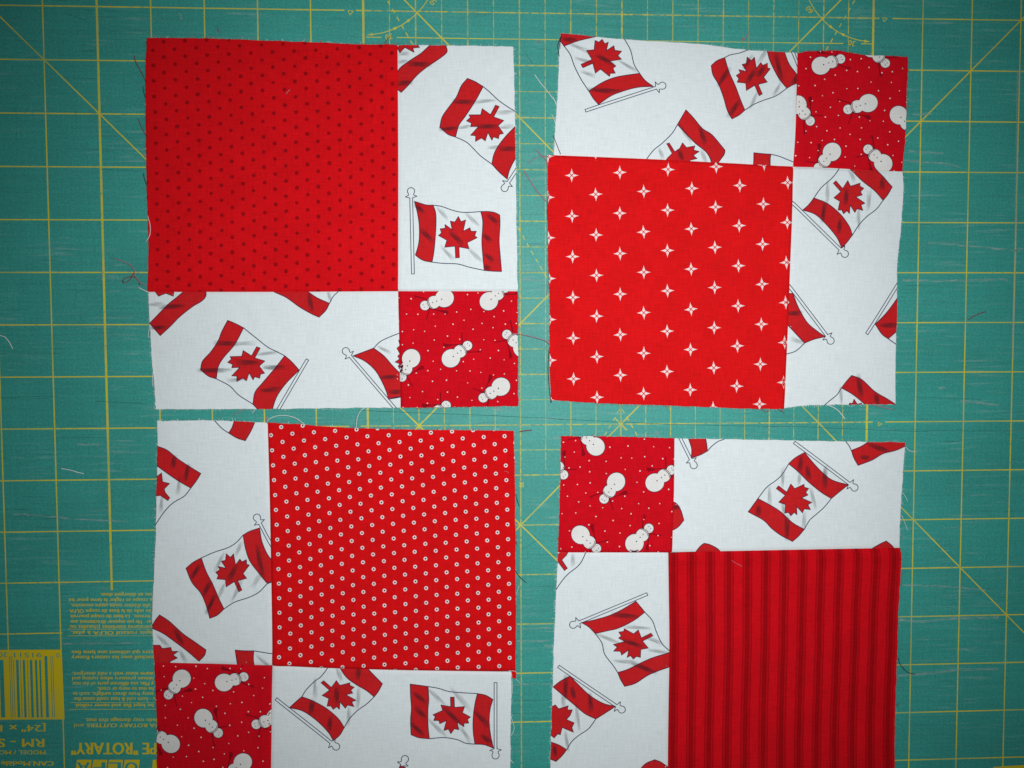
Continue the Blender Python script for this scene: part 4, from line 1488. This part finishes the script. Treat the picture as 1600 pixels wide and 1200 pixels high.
flag(p4_left, fC16, [], ["225,45 190,110 130,160 95,200 68,240 50,270"], leaf_poly="50,30 135,35 120,60 95,85 125,130 110,142 75,95 50,100", shades=[(155, 85, 70, 90, 1)])
flag(p4_left, fC16, ["492,307* 520,340 540,365* 480,410 400,450 340,465 275,480* 240,445 202,422* 280,405 360,380 430,345", "395,688* 450,670 520,635 590,605 700,572* 700,652* 640,668 560,700 490,745 432,762* 410,725"],
     ["275,480 310,530 325,590 370,650 395,688", "540,365 580,410 600,465 630,530 670,570 700,600"],
     leaf=[(374, 580), (578, 490), (515, 600), (430, 448)], pole=[(553, 268), (190, 420)],
     shades=[(430, 385, 140, 5), (530, 660, 150, 25), (340, 505, 150, 22, 1), (500, 450, 150, 5, 1), (590, 515, 110, 22, 1), (430, 630, 120, 10, 1), (610, 575, 120, 15, 1), (470, 530, 110, 20)])
flag(p4_left, fC16, ["140,708* 190,760 250,815 320,855 383,870* 330,905 278,938* 220,910 160,860 100,810 50,768* 90,735", "25,1060* 80,1080 122,1105* 95,1140 65,1168* 20,1150*"],
     ["278,938 240,990 190,1025 150,1060 122,1105"],
     leaf_poly="30,880 62,865 78,885 90,882 130,868 125,890 152,890 140,920 120,942 162,960 150,985 158,1010 120,995 98,985 88,1025 75,1020 55,1042 30,1020", pole=[(78, 657), (387, 867)],
     shades=[(115, 770, 130, 95), (155, 800, 70, 85), (250, 850, 100, 88), (180, 930, 150, 85, 1), (122, 1060, 110, 85, 1), (105, 845, 80, 90, 1), (60, 1110, 60, 90)])
flag(p4_left, fC16, ["592,1155* 630,1170 680,1210* 680,1240* 490,1240* 540,1180"])


# ------------------------------------------------------------------ loose threads
def thread(name, pts, r, m, z0, z1, parent=None, zmid=None):
    p = catmull(np.array(pts, float), 6)
    n = len(p)
    t = np.linspace(0, 1, n)
    z = z0 + (z1 - z0) * t
    if zmid is not None:
        z = z + zmid * np.sin(math.pi * t)
    z = np.maximum(z, r * 1.02)
    w = np.vstack([unproject([q], zz)[0] for q, zz in zip(p, z)])
    P3 = np.column_stack([w, z])
    if parent is None:
        c = P3.mean(0) * (1, 1, 0)
        V, F = tube(P3 - c, r)
        o = mesh_obj(name, V, F, m, None, smooth=True)
        o.location = c
        return o
    V, F = tube(P3, r)
    return mesh_obj(name, V, F, m, parent, smooth=True)


def T(block, pts, m, r=0.13, z0=0.55, z1=0.2, zmid=0.3):
    """A thread still hanging from a block, first point at the cloth."""
    return thread('loose_thread', pts, r * 1.35 * MM, m, z0 * MM, z1 * MM, block.root, zmid * MM)


T(B1, [(229, 131), (222, 115), (212, 97), (210, 87)], M_T_RED, 0.12)
T(B1, [(229, 158), (225, 145), (223, 134)], M_T_DARK, 0.09)
T(B1, [(229, 214), (222, 200), (215, 185)], M_T_RED, 0.1)
T(B1, [(230, 291), (226, 280), (224, 271)], M_T_DARK, 0.12)
T(B1, [(232, 448), (217, 440), (211, 430), (207, 417), (193, 409), (178, 404)], M_T_PINK, 0.16, zmid=0.8)
T(B1, [(219, 446), (213, 434), (200, 433), (192, 438), (195, 442), (203, 437), (208, 427)], M_T_RED, 0.13, zmid=1.2)
T(B1, [(232, 457), (224, 453), (216, 449)], M_T_WHITE, 0.17, z1=0.6)
T(B1, [(230.5, 337), (234.5, 352), (234, 367), (228, 378)], M_T_WHITE, 0.12, z0=0.9, z1=0.4, zmid=0.5)
T(B1, [(234, 508), (232, 520), (231.5, 528)], M_T_WHITE, 0.1)
T(B1, [(239, 580), (238, 595), (239, 605)], M_T_WHITE, 0.1)
T(B1, [(601, 68), (605, 62), (609.5, 57)], M_T_RED, 0.11)
T(B1, [(384, 638), (375, 643), (366, 649)], M_T_PINK, 0.12)
T(B1, [(403, 638), (398, 640), (394, 646)], M_T_WHITE, 0.12)
T(B1, [(799, 520.5), (822, 524), (845, 530), (853, 533), (859, 538)], M_T_PINK, 0.15, z0=1.4, z1=1.4, zmid=0.6)
T(B2, [(876, 58), (872.5, 68), (872, 76), (874.5, 92)], M_T_DARK, 0.14)
T(B2, [(878, 55), (875.5, 64), (875, 78)], M_T_DARK, 0.12, zmid=0.8)
T(B2, [(870, 162), (858, 146), (845, 130), (835, 116)], M_T_WHITE, 0.15)
T(B2, [(870, 166), (867, 158), (864, 151)], M_T_WHITE, 0.11)
T(B2, [(868.5, 196), (866, 187), (861.5, 178)], M_T_WHITE, 0.13)
T(B2, [(876, 241), (870, 226), (864, 211)], M_T_DARK, 0.12, z0=1.3)
T(B2, [(856, 259), (852, 249), (845, 242), (836, 233)], M_T_PINK, 0.18)
T(B2, [(856, 246), (847, 244), (835, 248), (825, 255)], M_T_PINK, 0.12, zmid=0.9)
T(B2, [(857, 318), (848, 309), (838, 297), (826, 279), (818, 267)], M_T_PINK, 0.19)
T(B2, [(858, 440), (856, 450), (853, 461)], M_T_PINK, 0.11)
T(B2, [(858, 545), (856.5, 580), (860.5, 626), (862, 626)], M_T_DARK, 0.11, z1=0.4)
T(B2, [(857, 300), (855.5, 330), (857, 360)], M_T_DARK, 0.1, z1=0.5)
T(B2, [(1292, 632.5), (1303, 637), (1312, 644), (1320.5, 655)], M_T_WHITE, 0.18)
T(B2, [(1362, 632), (1378, 636), (1397, 640.5)], M_T_PINK, 0.17)
T(B2, [(1215, 639), (1222, 643), (1225, 646)], M_T_RED, 0.1)
T(B2, [(1190, 639), (1196, 643.5), (1203, 641)], M_T_RED, 0.1)
T(B3, [(417.5, 659), (420, 655), (432, 650), (448, 649.5), (463, 654), (477, 664)], M_T_WHITE, 0.14, z1=0.9, zmid=1.2)
T(B3, [(418, 662), (416.5, 656), (417, 651)], M_T_PINK, 0.15)
T(B3, [(556.5, 670), (557.5, 655), (562, 644), (569, 637)], M_T_WHITE, 0.13, z0=0.9, z1=0.9, zmid=0.8)
T(B3, [(806, 771), (808, 781), (811.5, 791)], M_T_DARK, 0.12)
T(B3, [(806, 846), (808, 853)], M_T_DARK, 0.1)
T(B3, [(805.5, 892), (812, 901), (823, 911)], M_T_DARK, 0.12)
T(B3, [(806.5, 930), (810, 918), (812, 915)], M_T_WHITE, 0.08)
T(B3, [(799, 1052), (800.5, 1075), (798.5, 1092)], M_T_WHITE, 0.12, z1=0.5)
T(B3, [(798.5, 1120), (803, 1135), (802, 1143), (798.5, 1150)], M_T_WHITE, 0.12, z1=0.5)
T(B3, [(799, 1048), (805, 1049), (809, 1054)], M_T_WHITE, 0.1, z0=1.2)
T(B3, [(806, 1061), (813, 1068)], M_T_WHITE, 0.1)
T(B3, [(798, 1188), (803, 1193)], M_T_WHITE, 0.13)
T(B4, [(1415, 698), (1421, 704), (1432, 706.5)], M_T_WHITE, 0.12)
T(B4, [(1410, 770), (1414, 775), (1418.5, 783.5)], M_T_WHITE, 0.1)
T(B4, [(1408.5, 805), (1413, 815), (1418.5, 829)], M_T_WHITE, 0.1)
T(B4, [(1408, 845), (1409.5, 838), (1408.5, 832)], M_T_PINK, 0.1)
T(B4, [(1403, 1028), (1408, 1040), (1418, 1050), (1430, 1054)], M_T_DARK, 0.13)
T(B4, [(1400, 1100), (1404, 1103), (1406, 1096)], M_T_RED, 0.09)

for pts, m, r, lab in [
    ([(-4, 523), (3, 525), (8, 527), (14, 534), (20, 545)], M_T_WHITE, 0.17, 'bent white thread scrap lying on the mat at its left edge'),
    ([(95, 732), (112, 735), (121, 738), (131, 740)], M_T_WHITE, 0.18, 'short white thread scrap on the mat left of the ringed block'),
    ([(1513, 500), (1521, 494), (1531, 490), (1540, 487)], M_T_RED, 0.16, 'short red thread scrap on the mat right of the starry block'),
    ([(1159, 58), (1161, 64), (1163, 62), (1167, 55), (1171, 49)], M_T_PINK, 0.16, 'tick-shaped pink thread scrap above the starry block'),
    ([(812, 674.5), (820, 673), (831, 672)], M_T_RED, 0.19, 'short crimson thread scrap between the ringed block and the striped block'),
    ([(339, 42), (341, 46), (342, 51)], M_T_RED, 0.1, 'tiny red thread scrap above the dark-dotted block'),
    ([(838, 65), (842, 64.5), (844, 66)], M_T_PINK, 0.14, 'tiny pink lint speck between the two upper blocks'),
    ([(170, 8), (173, 7)], M_T_PINK, 0.12, 'tiny pink lint speck near the upper left of the mat'),
]:
    tag(thread('thread_scrap', pts, r * 1.3 * MM, m, r * 1.3 * MM, r * 1.3 * MM, None), lab, 'thread', 'thread scraps lying on the mat')
# a few bits of lint resting on the cloth
T(B1, [(447, 147), (449, 144), (453, 140)], M_T_PINK, 0.13, z0=1.6, z1=1.6, zmid=0.2)
T(B3, [(788, 736), (792, 737), (795, 739)], M_T_PINK, 0.09, z0=1.6, z1=1.6, zmid=0.2)
T(B4, [(1141, 874), (1150, 880), (1160, 885)], M_T_PINK, 0.09, z0=1.6, z1=1.6, zmid=0.2)
